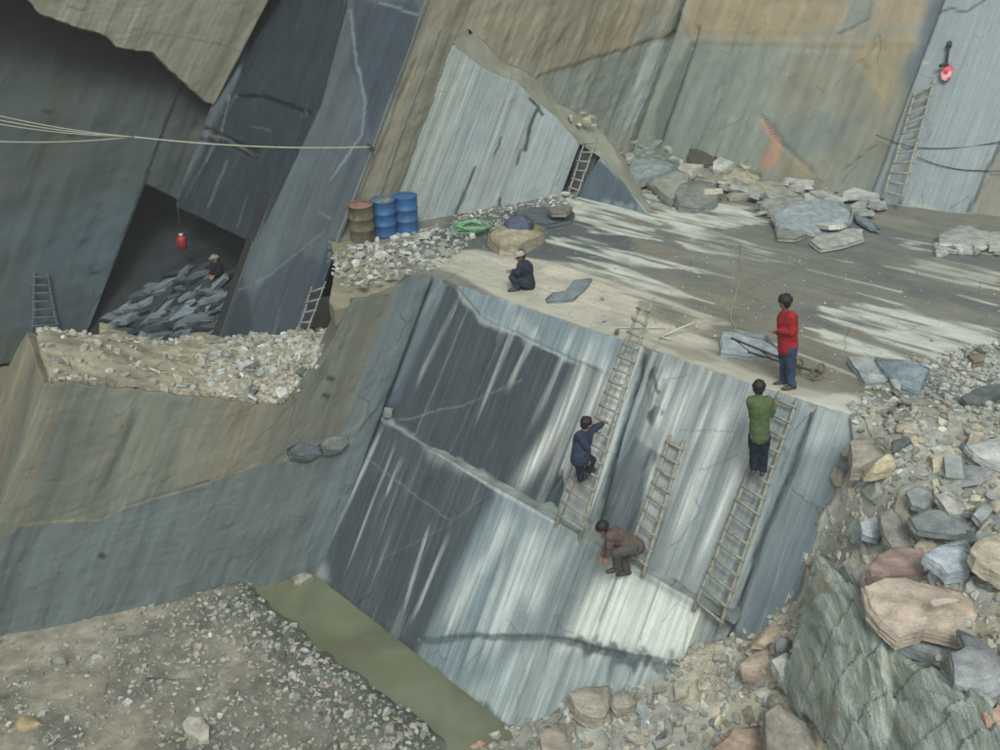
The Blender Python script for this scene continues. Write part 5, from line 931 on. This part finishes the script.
# dark bundle on the tan block
bd_ = flat_on([(505, 221), (512, 216), (524, 215), (533, 220), (531, 226), (518, 228), (508, 227)], .42, .1, (86, 98, 118), 'dark blue cloth bundle lying on the tan squared block', 'cloth_bundle', 'bundle', dome=.14, rough=.03, seed=9); bd_.data.materials.clear(); bd_.data.materials.append(flatmat('bundle_cloth', (82, 92, 112), .85, .2, 0, .3, 7, .6)); bd_.data.polygons.foreach_set('use_smooth', [True] * len(bd_.data.polygons))
HL = [
 ([(866, 586), (885, 579), (905, 577), (915, 581), (945, 586), (975, 592), (1008, 612), (1008, 634), (975, 642), (955, 634), (925, 628), (900, 637), (880, 619), (869, 601)], .35, .34, (190, 168, 142), 'large pinkish-cream boulder with a blue-grey underside at right', .08),
 ([(869, 566), (880, 552), (892, 548), (921, 548), (938, 562), (936, 570), (900, 574), (872, 576)], .3, .4, (154, 124, 110), 'reddish-topped block behind the large pinkish boulder', .02),
 ([(924, 553), (945, 543), (967, 538), (977, 556), (970, 571), (948, 573), (936, 562)], .25, .3, (164, 182, 196), 'bluish-white angular rock behind the large pinkish boulder', .06),
 ([(970, 548), (985, 536), (1008, 530), (1008, 578), (988, 567), (976, 558)], .4, .35, (192, 178, 148), 'cream boulder at the right edge above the large pinkish boulder', .1),
 ([(911, 516), (928, 509), (948, 509), (972, 516), (991, 526), (984, 532), (953, 534), (918, 529)], .18, .16, (116, 130, 130), 'long dark striped slate slab lying across the right slope', .02),
 ([(936, 494), (948, 490), (958, 497), (966, 507), (961, 514), (949, 513), (942, 503)], .2, .2, (178, 180, 168), 'pale oval slab above the long striped slate', .03),
 ([(907, 490), (920, 486), (933, 489), (936, 501), (924, 508), (912, 504)], .15, .15, (136, 150, 148), 'grey-green slab left of the pale oval slab', .02),
 ([(880, 515), (892, 506), (901, 518), (911, 533), (916, 545), (892, 546), (884, 533)], .2, .22, (142, 140, 128), 'tall grey-tan slab left of the long striped slate', .04),
 ([(861, 521), (876, 516), (885, 528), (879, 538), (863, 533)], .18, .2, (166, 182, 192), 'pale blue cube-like rock near the left rim of the slope', .02),
 ([(966, 444), (985, 440), (1008, 440), (1008, 470), (990, 462), (975, 452)], .2, .22, (178, 186, 180), 'pale slab with a dark underside at the right edge, top of the slope', .02),
 ([(851, 441), (864, 436), (876, 437), (888, 448), (878, 458), (862, 466), (853, 466)], .3, .4, (152, 148, 126), 'square tan block at the right end of the floor edge', .05),
 ([(863, 465), (878, 455), (890, 453), (898, 458), (896, 467), (878, 472), (867, 473)], .15, .25, (206, 190, 142), 'cream-yellow stone below the square tan block', .08),
 ([(974, 513), (981, 504), (988, 499), (994, 506), (989, 515), (982, 523)], .16, .16, (150, 162, 158), 'small grey slab standing right of the striped slate', .02),
 ([(895, 640), (922, 634), (940, 630), (955, 640), (955, 660), (938, 655), (915, 648)], .1, .3, (138, 154, 156), 'blue-grey slab under the large pinkish boulder', .02),
 ([(953, 652), (968, 645), (985, 650), (1008, 662), (1008, 690), (985, 700), (968, 692), (957, 680)], .3, .35, (150, 160, 162), 'big pale grey rock below the large pinkish boulder at the right edge', .06),
 ([(958, 628), (985, 640), (1008, 640), (1008, 658), (985, 655), (965, 642)], .12, .2, (112, 124, 130), 'dark grey slab wedged under the right end of the pinkish boulder', .02),
 ([(764, 712), (780, 700), (806, 722), (826, 750), (840, 775), (770, 775)], .35, .5, (150, 144, 128), 'rounded grey-brown rock left of the huge striped boulder', .15),
 ([(984, 712), (1010, 702), (1010, 765), (996, 745), (988, 730)], .3, .4, (198, 152, 120), 'orange-pink stone in the bottom right corner', .05),
 ([(569, 692), (585, 686), (609, 685), (613, 700), (603, 718), (583, 715), (574, 704)], .3, .4, (168, 160, 136), 'large tan block at the lower tip of the slope', .06),
 ([(611, 698), (622, 688), (634, 692), (636, 700), (628, 708), (616, 708)], .22, .3, (162, 158, 136), 'tan stone beside the large tan block', .08),
 ([(741, 663), (755, 652), (769, 647), (774, 661), (764, 676), (744, 674)], .2, .25, (186, 158, 132), 'pinkish block left of the huge striped boulder', .04),
 ([(753, 643), (768, 628), (782, 615), (795, 620), (782, 634), (765, 646)], .12, .16, (192, 170, 128), 'long yellowish slab just below the foot of the right-hand ladder', .02),
 ([(775, 641), (783, 635), (792, 640), (790, 650), (777, 651)], .2, .2, (132, 142, 140), 'grey stone beside the long yellowish slab', .05),
 ([(714, 748), (735, 728), (765, 724), (790, 738), (800, 772), (710, 772)], .25, .35, (176, 146, 116), 'orange-brown rock at the bottom edge left of the rounded grey rock', .12),
 ([(772, 660), (786, 652), (800, 660), (798, 672), (780, 676)], .3, .25, (176, 182, 174), 'pale angular stone against the left side of the striped boulder', .04),
 ([(540, 735), (556, 722), (575, 726), (578, 745), (556, 756), (542, 750)], .22, .35, (160, 148, 126), 'brown block at the bottom edge beside the pond end', .08),
 ([(930, 600), (955, 597), (962, 600), (935, 606)], .5, .03, (186, 170, 148), 'thin flake lying on top of the large pinkish boulder', .0),
]
for i, (uv, lift, th, rgb, lb, dm) in enumerate(HL):
    big = 'huge green' in lb; rgb = tuple(.6 * c + .4 * sum(rgb) / 3 + 4 for c in rgb); th = th * .6; lift = lift * .8; dm = dm * .5
    on_terrain(HEAP, uv, lift, th, rgb, lb, tilt=(-.25, -.75) if big else (random.uniform(-.1, .1), random.uniform(-.5, -.25)), name='stone_slab' if ' slab' in lb else 'boulder', cat='boulder' if 'boulder' in lb else ('slab' if ' slab' in lb else 'stone'), dome=dm, rough=.12 if big else .04, seed=i + 50, nn=16, taper=1.02)
# the broad green outcrop at the bottom right
m, t, b = newmat('striped_green_rock', .6, .35); tcn = N(t, 'ShaderNodeTexCoord'); mp = N(t, 'ShaderNodeMapping'); mp.inputs['Rotation'].default_value = (.3, .5, 1.0); mp.inputs['Scale'].default_value = (11, .6, 2.5); t.links.new(tcn.outputs['Object'], mp.inputs[0])
n1 = noise_out(t, mp.outputs[0], 1, 7, .6, .25); n2 = noise_out(t, tcn.outputs['Object'], 3, 6, .6); n3 = noise_out(t, tcn.outputs['Object'], 30, 4, .7)
rp = N(t, 'ShaderNodeValToRGB'); t.links.new(n1, rp.inputs[0]); E_ = rp.color_ramp.elements; E_[0].position = .38; E_[0].color = (*S(124, 136, 124), 1); E_[1].position = .6; E_[1].color = (*S(192, 202, 194), 1); e = E_.new(.44); e.color = (*S(144, 157, 146), 1); e = E_.new(.53); e.color = (*S(164, 176, 167), 1)
mx = N(t, 'ShaderNodeMix', data_type='RGBA'); t.links.new(rng_map(t, n2, .56, .7, 0, .8), mx.inputs[0]); t.links.new(rp.outputs[0], mx.inputs[6]); mx.inputs[7].default_value = (*S(168, 150, 122), 1)
t.links.new(scalec(t, mx.outputs[2], rng_map(t, n3, .25, .75, .85, 1.15)), b.inputs['Base Color']); bp = N(t, 'ShaderNodeBump'); bp.inputs['Strength'].default_value = .9; bp.inputs['Distance'].default_value = .07; t.links.new(mathn(t, 'ADD', n1, mathn(t, 'MULTIPLY', n3, .4)), bp.inputs['Height']); t.links.new(bp.outputs[0], b.inputs['Normal'])
def hl(u, v, k): h = HEAP.hit(min(u, 1010), min(v, 800)); return onz(u, v, h[2] + k)
rw = [[hl(818, 556, -.15), hl(834, 568, -.15), hl(856, 592, -.15), hl(888, 626, -.1), hl(905, 648, -.1), hl(930, 668, -.1), hl(965, 690, -.1), hl(1005, 704, -.1)],
      [hl(813, 562, .3), hl(829, 574, .45), hl(852, 600, .5), hl(880, 634, .45), hl(893, 660, .28), hl(915, 672, .34), hl(950, 692, .36), hl(992, 710, .3)],
      [hl(802, 610, .42), hl(822, 625, .62), hl(848, 650, .62), hl(880, 672, .5), hl(893, 690, .3), hl(920, 700, .42), hl(955, 715, .42), hl(1000, 735, .3)],
      [hl(791, 660, .35), hl(812, 676, .5), hl(838, 700, .55), hl(868, 720, .48), hl(893, 728, .3), hl(920, 735, .42), hl(960, 745, .4), hl(1000, 760, .25)],
      [hl(776, 690, .1), hl(797, 708, .2), hl(818, 728, .25), hl(846, 756, .3), hl(890, 775, .2), hl(925, 785, .3), hl(965, 790, .3), hl(1005, 795, .2)],
      [hl(772, 694, -.2), hl(792, 714, -.2), hl(812, 735, -.2), hl(838, 765, -.2), hl(885, 795, -.3), hl(925, 800, -.3), hl(965, 800, -.3), hl(1005, 800, -.3)]]
o = loftmesh('boulder', rw, m, lambda P: np.repeat(S(128, 140, 128)[None], len(P), 0), .03, 22, 120); q_ = np.array([v.co[:] for v in o.data.vertices]); cs = q_[:, 0] * .93 + q_[:, 1] * .36; c2 = q_[:, 0] * -.3 + q_[:, 1] * .95
saw = lambda a_: a_ - np.floor(a_)
w1 = saw(cs * 2.3 + fbm(c2 * .8, cs * .6, 3, 5) * .9); w2 = saw(cs * 7.5 + fbm(c2 * 1.3, cs, 3, 6) * 1.2); w3 = saw(c2 * 1.5 + fbm(cs * 1.7, c2, 4, 7) * 1.6)
q_[:, 2] += .16 * w1 + .045 * w2 + .11 * w3 - .12; o.data.vertices.foreach_set('co', q_.ravel()); bm = bmesh.new(); bm.from_mesh(o.data); bmesh.ops.triangulate(bm, faces=bm.faces); bm.to_mesh(o.data); bm.free(); o.data.polygons.foreach_set('use_smooth', [False] * len(o.data.polygons)); tag(o, 'broad sloping green-grey striped outcrop filling the bottom right corner', 'boulder')
on_terrain(PIT, [(450, 752), (458, 740), (475, 735), (492, 742), (497, 760), (470, 775), (452, 765)], .25, .5, (190, 150, 122), 'orange-pink boulder at the bottom edge by the pond', tilt=(0, -.3), name='boulder', dome=.1, rough=.04, seed=5)
for uv, lift, th, rgb, lb in (([(181, 722), (190, 715), (202, 717), (209, 726), (208, 738), (198, 741), (184, 733)], .16, .3, (178, 176, 164), 'largest pale boulder on the pit floor near the bottom edge'), ([(50, 659), (60, 655), (67, 658), (66, 664), (53, 665)], .1, .15, (150, 150, 138), 'pale flat stone on the pit floor at left'),
                          ([(8, 719), (24, 715), (38, 717), (42, 723), (24, 730), (10, 727)], .08, .15, (172, 156, 122), 'yellowish flat stone near the bottom left corner'), ([(291, 577), (298, 572), (309, 570), (313, 576), (302, 582), (294, 583)], .12, .3, (150, 150, 138), 'pale rock in the far corner of the pond'),
                          ([(421, 724), (427, 722), (428, 728), (422, 730)], .1, .12, (176, 176, 166), 'pale stone at the near bank of the pond')):
    on_terrain(PIT, uv, lift, th, rgb, lb, tilt=(0, -.1), name='boulder', cat='stone', dome=.06, rough=.03, seed=len(lb), nn=28)
# slabs stuck to the left wall and joint
for uv, k, th, rgb, lb in (([(287, 450), (300, 443), (318, 447), (322, 455), (306, 462), (290, 460)], .12, .25, (92, 100, 106), 'dark square slab jutting from the ledge in the left wall'), ([(318, 446), (330, 437), (346, 436), (349, 444), (340, 452), (324, 456)], .15, .3, (118, 126, 120), 'grey rounded slab right of the dark one on the left wall')):
    p_ = PL_LEFT.off(k); outline_stone('stone_slab', [p_.px(*q) for q in uv], th, rgb, lb, .03, .03, 1, 4, 'slab', None, 30, -PL_LEFT.n)
for u, v, sz, lb in ((379, 410, .16, 'small round rock at the left end of the joint'), (388, 414, .2, 'larger rock second from the left on the joint')): P = low_px(u, v + 3); put_stone('boulder', CHUNK, P + V3(0, .05, .03), sz * 1.5, rgb=(150, 158, 152), tilt=.2, label=lb, cat='stone')
# ---- loose stones
GREY, TAN, BLUE, PALE, CREAM, DARK, BROWN = (158, 162, 154), (176, 171, 154), (156, 164, 163), (192, 195, 187), (196, 190, 168), (108, 116, 116), (154, 144, 128)
def tnorm(T, x, y):
    e = .15; n = V3(-(T.z(x + e, y) - T.z(x - e, y)) / (2 * e), -(T.z(x, y + e) - T.z(x, y - e)) / (2 * e), 1); return n / np.linalg.norm(n)
R = random.Random(21)
def pick(pal): return R.choices([c for c, w_ in pal], [w_ for c, w_ in pal])[0]
NM = {GREY: 'grey', TAN: 'tan', BLUE: 'blue-grey', PALE: 'pale', CREAM: 'cream', DARK: 'dark grey', BROWN: 'brown'}
def inpoly(poly, u, v): return polysd(np.array([[u, v]], float), np.array(poly, float))[0] > 0
def SZ(z_, a_, b_): f = (z_ - a_) / (b_ - a_); return 'little' if f < .15 else 'small' if f < .4 else 'middling' if f < .7 else 'large'
def scatter_px(T, poly, n, smin, smax, pal, protos, where, grp, tilt=.35, name='stone', sink=.1, pw=2.2):
    us = [q[0] for q in poly]; vs = [q[1] for q in poly]; k = 0
    while k < n:
        u, v = R.uniform(min(us), max(us)), R.uniform(min(vs), max(vs))
        if not inpoly(poly, u, v): continue
        k += 1; P = T.hit(u, v) if not callable(T) else T(u, v)
        if P is None: continue
        c = pick(pal); sz = smin + (smax - smin) * R.random() ** pw; nn_ = tnorm(T, P[0], P[1]) if not callable(T) else (0, 0, 1)
        kind = R.choice(protos); put_stone(name, kind, P, sz, nn_, c, tilt, R, (.75, 1.25), f'{SZ(sz, smin, smax)} {NM[c]} {"flat " if kind is FLAT else ""}stone {where}', 'stone', f'{NM[c]} {"flat " if kind is FLAT else ""}stones {grp}', sink)
HP = [(850, 422), (1000, 405), (1000, 750), (520, 752), (575, 708), (705, 662), (760, 640), (802, 602), (828, 540)]
ALLM = [CHUNK, MID, FLAT, FLAT]
scatter_px(HEAP, [(850, 425), (930, 425), (1000, 450), (1000, 560), (940, 600), (860, 600), (815, 600), (835, 500)], 76, .2, .75, [(GREY, 4), (BLUE, 4), (PALE, 2), (TAN, 3), (CREAM, 2), (DARK, 2)], [MID, FLAT, FLAT, FLAT], 'on the upper part of the right-hand rubble slope', 'on the upper part of the right-hand rubble slope')
scatter_px(HEAP, [(545, 750), (585, 715), (705, 668), (800, 610), (800, 700), (760, 750)], 60, .14, .5, [(GREY, 5), (BLUE, 3), (PALE, 2), (TAN, 5), (BROWN, 2), (DARK, 1)], [MID, MID, FLAT, FLAT], 'on the lower part of the right-hand rubble slope', 'on the lower part of the right-hand rubble slope')
scatter_px(HEAP, [(850, 600), (900, 640), (960, 690), (1000, 700), (1000, 750), (780, 750)], 8, .12, .3, [(GREY, 3), (TAN, 3), (CREAM, 1)], [CHUNK, MID], 'around the huge green boulder', 'around the huge green boulder')
PP = [(0, 655), (90, 615), (240, 592), (300, 650), (400, 720), (440, 750), (0, 750)]
scatter_px(PIT, PP, 26, .14, .34, [(GREY, 5), (PALE, 3), (TAN, 3), (BROWN, 1)], [CHUNK, MID, FLAT], 'on the gravelly pit floor', 'on the gravelly pit floor', pw=3)
scatter_px(PIT, [(250, 600), (275, 600), (330, 655), (420, 722), (440, 752), (330, 752), (270, 660)], 18, .12, .26, [(GREY, 4), (PALE, 4), (DARK, 2)], [CHUNK, MID], 'on the near bank of the pond', 'on the near bank of the pond', pw=2.5)
scatter_px(CREST, [(225, 375), (262, 350), (300, 345), (322, 358), (305, 385), (286, 404), (240, 398), (170, 385)], 30, .18, .45, [(GREY, 3), (PALE, 3), (TAN, 3), (DARK, 1)], [MID, CHUNK, FLAT], 'heaped at the right end of the left wall crest', 'heaped at the right end of the left wall crest')
scatter_px(CREST, [(30, 330), (100, 352), (200, 378), (230, 385), (230, 398), (60, 382)], 10, .16, .3, [(TAN, 4), (PALE, 2), (GREY, 2)], [MID, FLAT], 'along the crest of the left wall', 'along the crest of the left wall')
fl = lambda z: (lambda u, v: onz(u, v, z))
scatter_px(fl(.05), [(345, 245), (400, 235), (452, 224), (470, 240), (440, 262), (400, 272), (385, 262), (345, 262)], 24, .18, .5, [(GREY, 4), (BLUE, 2), (PALE, 3), (TAN, 1)], [FLAT, FLAT, MID], 'on the floor in front of the drums', 'on the floor in front of the drums')
scatter_px(fl(.04), [(452, 222), (575, 195), (575, 208), (520, 216), (460, 228)], 8, .16, .35, [(GREY, 3), (DARK, 4), (PALE, 1)], [FLAT, MID], 'at the foot of the pale rock panel', 'at the foot of the pale rock panel')
scatter_px(fl(.25), [(618, 142), (650, 138), (684, 156), (684, 168), (640, 178), (622, 168)], 60, .14, .45, [((150, 164, 152), 5), (GREY, 3)], [FLAT, CHUNK, MID], 'x', 'x') if False else None
NM[(150, 164, 152)] = 'pale green'
scatter_px(lambda u, v: onz(u, v, .3 + .5 * max(0, (165 - v) / 25)), [(616, 145), (650, 138), (682, 152), (684, 166), (640, 172), (622, 168)], 26, .2, .42, [((150, 164, 152), 5), (GREY, 3)], [FLAT, CHUNK, MID], 'in the heap behind the dark triangle', 'in the heap behind the dark triangle')
scatter_px(fl(.06), [(690, 165), (760, 165), (870, 198), (870, 215), (800, 200), (700, 195)], 12, .2, .45, [(GREY, 4), (PALE, 2), (DARK, 1)], [FLAT, MID], 'along the foot of the back wall', 'along the foot of the back wall')
scatter_px(fl(.03), [(920, 365), (960, 372), (985, 395), (960, 420), (925, 395)], 9, .14, .26, [(PALE, 4), (GREY, 3)], [FLAT, MID], 'on the floor right of the broken slabs', 'on the floor right of the broken slabs')
scatter_px(fl(.02), [(480, 245), (560, 235), (700, 300), (1000, 330), (1000, 390), (700, 360), (500, 290)], 8, .08, .14, [(PALE, 4), (GREY, 3)], [MID], 'scattered thinly over the quarry floor', 'scattered thinly over the quarry floor')
scatter_px(fl(.05), [(560, 130), (598, 135), (598, 150), (575, 140)], 1, .1, .2, [(TAN, 1)], [MID], 'x', 'x') if False else None
scatter_px(fl(.08), [(755, 188), (800, 184), (880, 200), (880, 222), (850, 240), (780, 236), (750, 215)], 32, .4, 1.15, [(GREY, 4), (BLUE, 3), (PALE, 3)], [FLAT], 'in the slab pile near the foot of the grey ladder', 'in the slab pile near the foot of the grey ladder', tilt=.3, sink=.12)
scatter_px(fl(.1), [(622, 165), (690, 165), (750, 170), (770, 190), (720, 203), (650, 195)], 32, .4, 1.15, [(GREY, 4), (PALE, 3), (TAN, 2)], [FLAT, FLAT, MID], 'in the slab pile right of the dark triangle', 'in the slab pile right of the dark triangle', tilt=.35, sink=.15)
scatter_px(fl(.04), [(925, 222), (1000, 222), (1000, 256), (935, 254)], 8, .25, .6, [(GREY, 4), (PALE, 3)], [FLAT], 'round the flaky boulder at right', 'round the flaky boulder at right', tilt=.2, sink=.12)
for u, v, sz in ((568, 128, .3), (576, 134, .25), (584, 130, .35), (590, 126, .25), (580, 122, .22), (592, 134, .2)):
    put_stone('stone', MID, PL_PALE.px(u, v) + V3(.1, .5, .1), sz, rgb=CREAM if v > 128 else TAN, label='stone lodged above the small ladder in the notch', cat='stone', group='stones lodged above the small ladder')
put_stone('stone', FLAT, onz(565, 196, .05), .35, rgb=PALE, tilt=.1, label='bright pale stone at the foot of the small ladder in the notch', cat='stone')
# slates piled in the cave
def SL_LB(u, v, i): return f"broken slate {'at the top' if v < 295 else 'at the foot' if v > 335 else 'in the middle'} {'left' if u < 155 else 'right' if u > 195 else 'centre'} of the cave pile"
SLT = bpy.data.materials
for i in range(170):
    while True:
        u, v = R.uniform(105, 245), R.uniform(268, 365)
        if inpoly([(108, 325), (140, 295), (195, 268), (240, 285), (228, 330), (215, 362), (170, 362), (130, 350)], u, v): break
    P = CAVE.hit(u, v)
    if P is None: continue
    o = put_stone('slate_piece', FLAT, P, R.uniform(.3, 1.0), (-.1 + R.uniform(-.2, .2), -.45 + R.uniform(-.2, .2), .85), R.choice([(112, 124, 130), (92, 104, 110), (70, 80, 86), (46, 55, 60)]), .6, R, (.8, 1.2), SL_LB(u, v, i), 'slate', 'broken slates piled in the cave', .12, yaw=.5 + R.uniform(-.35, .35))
    o.scale = (o.scale[0] * 1.5, o.scale[1] * .5, o.scale[2] * .9)
# ---- countless chips
def chips(T, bounds, n, smin, smax, pal, ps, poly=None, xyf=None, dens=None):
    out = []; x0, y0, x1, y1 = bounds; X = rng.uniform(x0, x1, n * 3); Y = rng.uniform(y0, y1, n * 3)
    if poly is not None: k = polysd(np.stack([X, Y], 1), np.array(poly)) > 0; X, Y = X[k], Y[k]
    if dens is not None: k = rng.random(len(X)) < dens(X, Y); X, Y = X[k], Y[k]
    X, Y = X[:n], Y[:n]; Z = T.z(X, Y) if T is not None else np.zeros(len(X)); e = .12
    if T is not None: gx_ = (T.z(X + e, Y) - T.z(X - e, Y)) / (2 * e); gy_ = (T.z(X, Y + e) - T.z(X, Y - e)) / (2 * e)
    else: gx_ = gy_ = np.zeros(len(X))
    for i in range(len(X)):
        s_ = smin + (smax - smin) * rng.random() ** 2.5; out.append(((X[i], Y[i], Z[i] + (0 if T is not None else .01)), s_, pick2(ps), pick(pal), (-gx_[i], -gy_[i], 1), .5))
    return out
def pick2(ps): return R.choice(ps)
hi = [p for p in ho]
stuff_stones('crushed_stone', chips(HEAP, (-.5, 6.5, 12.5, 15), 14000, .03, .24, [(GREY, 6), (BLUE, 1), (PALE, 3), (TAN, 5), (CREAM, 1), (BROWN, 1)], ALLM, hi), 'grey and tan crushed stone covering the right-hand slope')
stuff_stones('gravel', chips(PIT, (-13, 8.5, 1, 18), 8000, .02, .15, [(GREY, 5), (PALE, 1), (TAN, 5), (BROWN, 2)], ALLM, po, None, lambda x, y: np.clip(fbm(x * .7, y * .7, 4, 8) * 2.4 - .6, .05, 1) * (polysd(np.stack([x, y], 1), pool) < -.02)), 'dull gravel strewn over the pit floor')
stuff_stones('gravel', chips(PIT, (-8, 8.5, 1, 18), 2200, .03, .2, [(GREY, 6), (PALE, 1), (TAN, 1), (DARK, 2)], ALLM, po, None, lambda x, y: (lambda d: (d < -.05) & (d > -1.3))(polysd(np.stack([x, y], 1), pool)) * 1.0), 'broken stone along the bank of the green pond')
stuff_stones('crushed_stone', chips(CREST, (-14, 16.5, -3, 22), 3600, .03, .3, [(TAN, 5), (PALE, 3), (GREY, 3)], ALLM, co, None, lambda x, y: np.clip(sstep(-7.2, -5.0, x) + .06 + .25 * (fbm(x * 1.5, y * 1.5, 3, 5) > .55), 0, 1)), 'pale crushed stone on the crest of the left wall')
dp = [onz(u, v)[:2] for u, v in ((335, 250), (400, 235), (455, 222), (478, 236), (440, 268), (400, 280), (350, 290), (332, 280))]
bp2 = [onz(u, v)[:2] for u, v in ((650, 205), (640, 150), (700, 160), (870, 200), (880, 206), (840, 200), (700, 178))]
bp3 = [onz(u, v)[:2] for u, v in ((910, 360), (1000, 340), (1010, 400), (930, 425), (840, 412))]
bp4 = [onz(u, v)[:2] for u, v in ((450, 216), (570, 193), (578, 202), (540, 226), (460, 236))]
it = []
for pp, n in ((dp, 800), (bp2, 700), (bp3, 900), (bp4, 500)):
    a_ = np.array(pp); it += chips(None, (*a_.min(0), *a_.max(0)), n, .03, .22, [(GREY, 4), (PALE, 3), (BLUE, 2), (TAN, 1)], ALLM, a_)
ft = [onz(u, v)[:2] for u, v in ((430, 262), (1000, 440), (1100, 300), (560, 200))]; a_ = np.array(ft); it += chips(None, (*a_.min(0), *a_.max(0)), 2200, .012, .055, [(GREY, 4), (PALE, 3)], ALLM, a_)
stuff_stones('stone_chips', it, 'small stone chips lying on the quarry floor')

# thin haze volume added over the pit to lift the blacks
hz = bpy.data.materials.new('haze'); hz.use_nodes = True; t = hz.node_tree; t.nodes.remove(t.nodes['Principled BSDF']); pv = t.nodes.new('ShaderNodeVolumePrincipled'); pv.inputs['Color'].default_value = (.9, .95, .93, 1); pv.inputs['Density'].default_value = HAZE
t.links.new(pv.outputs[0], t.nodes['Material Output'].inputs['Volume'])
bm = bmesh.new(); bmesh.ops.create_cube(bm, size=1); me = bpy.data.meshes.new('haze'); bm.to_mesh(me); bm.free(); o = link('haze', me, None, hz)
o.scale = (400, 400, 70); o.location = (0, 90, 24.9); tag(o, kind='stuff')
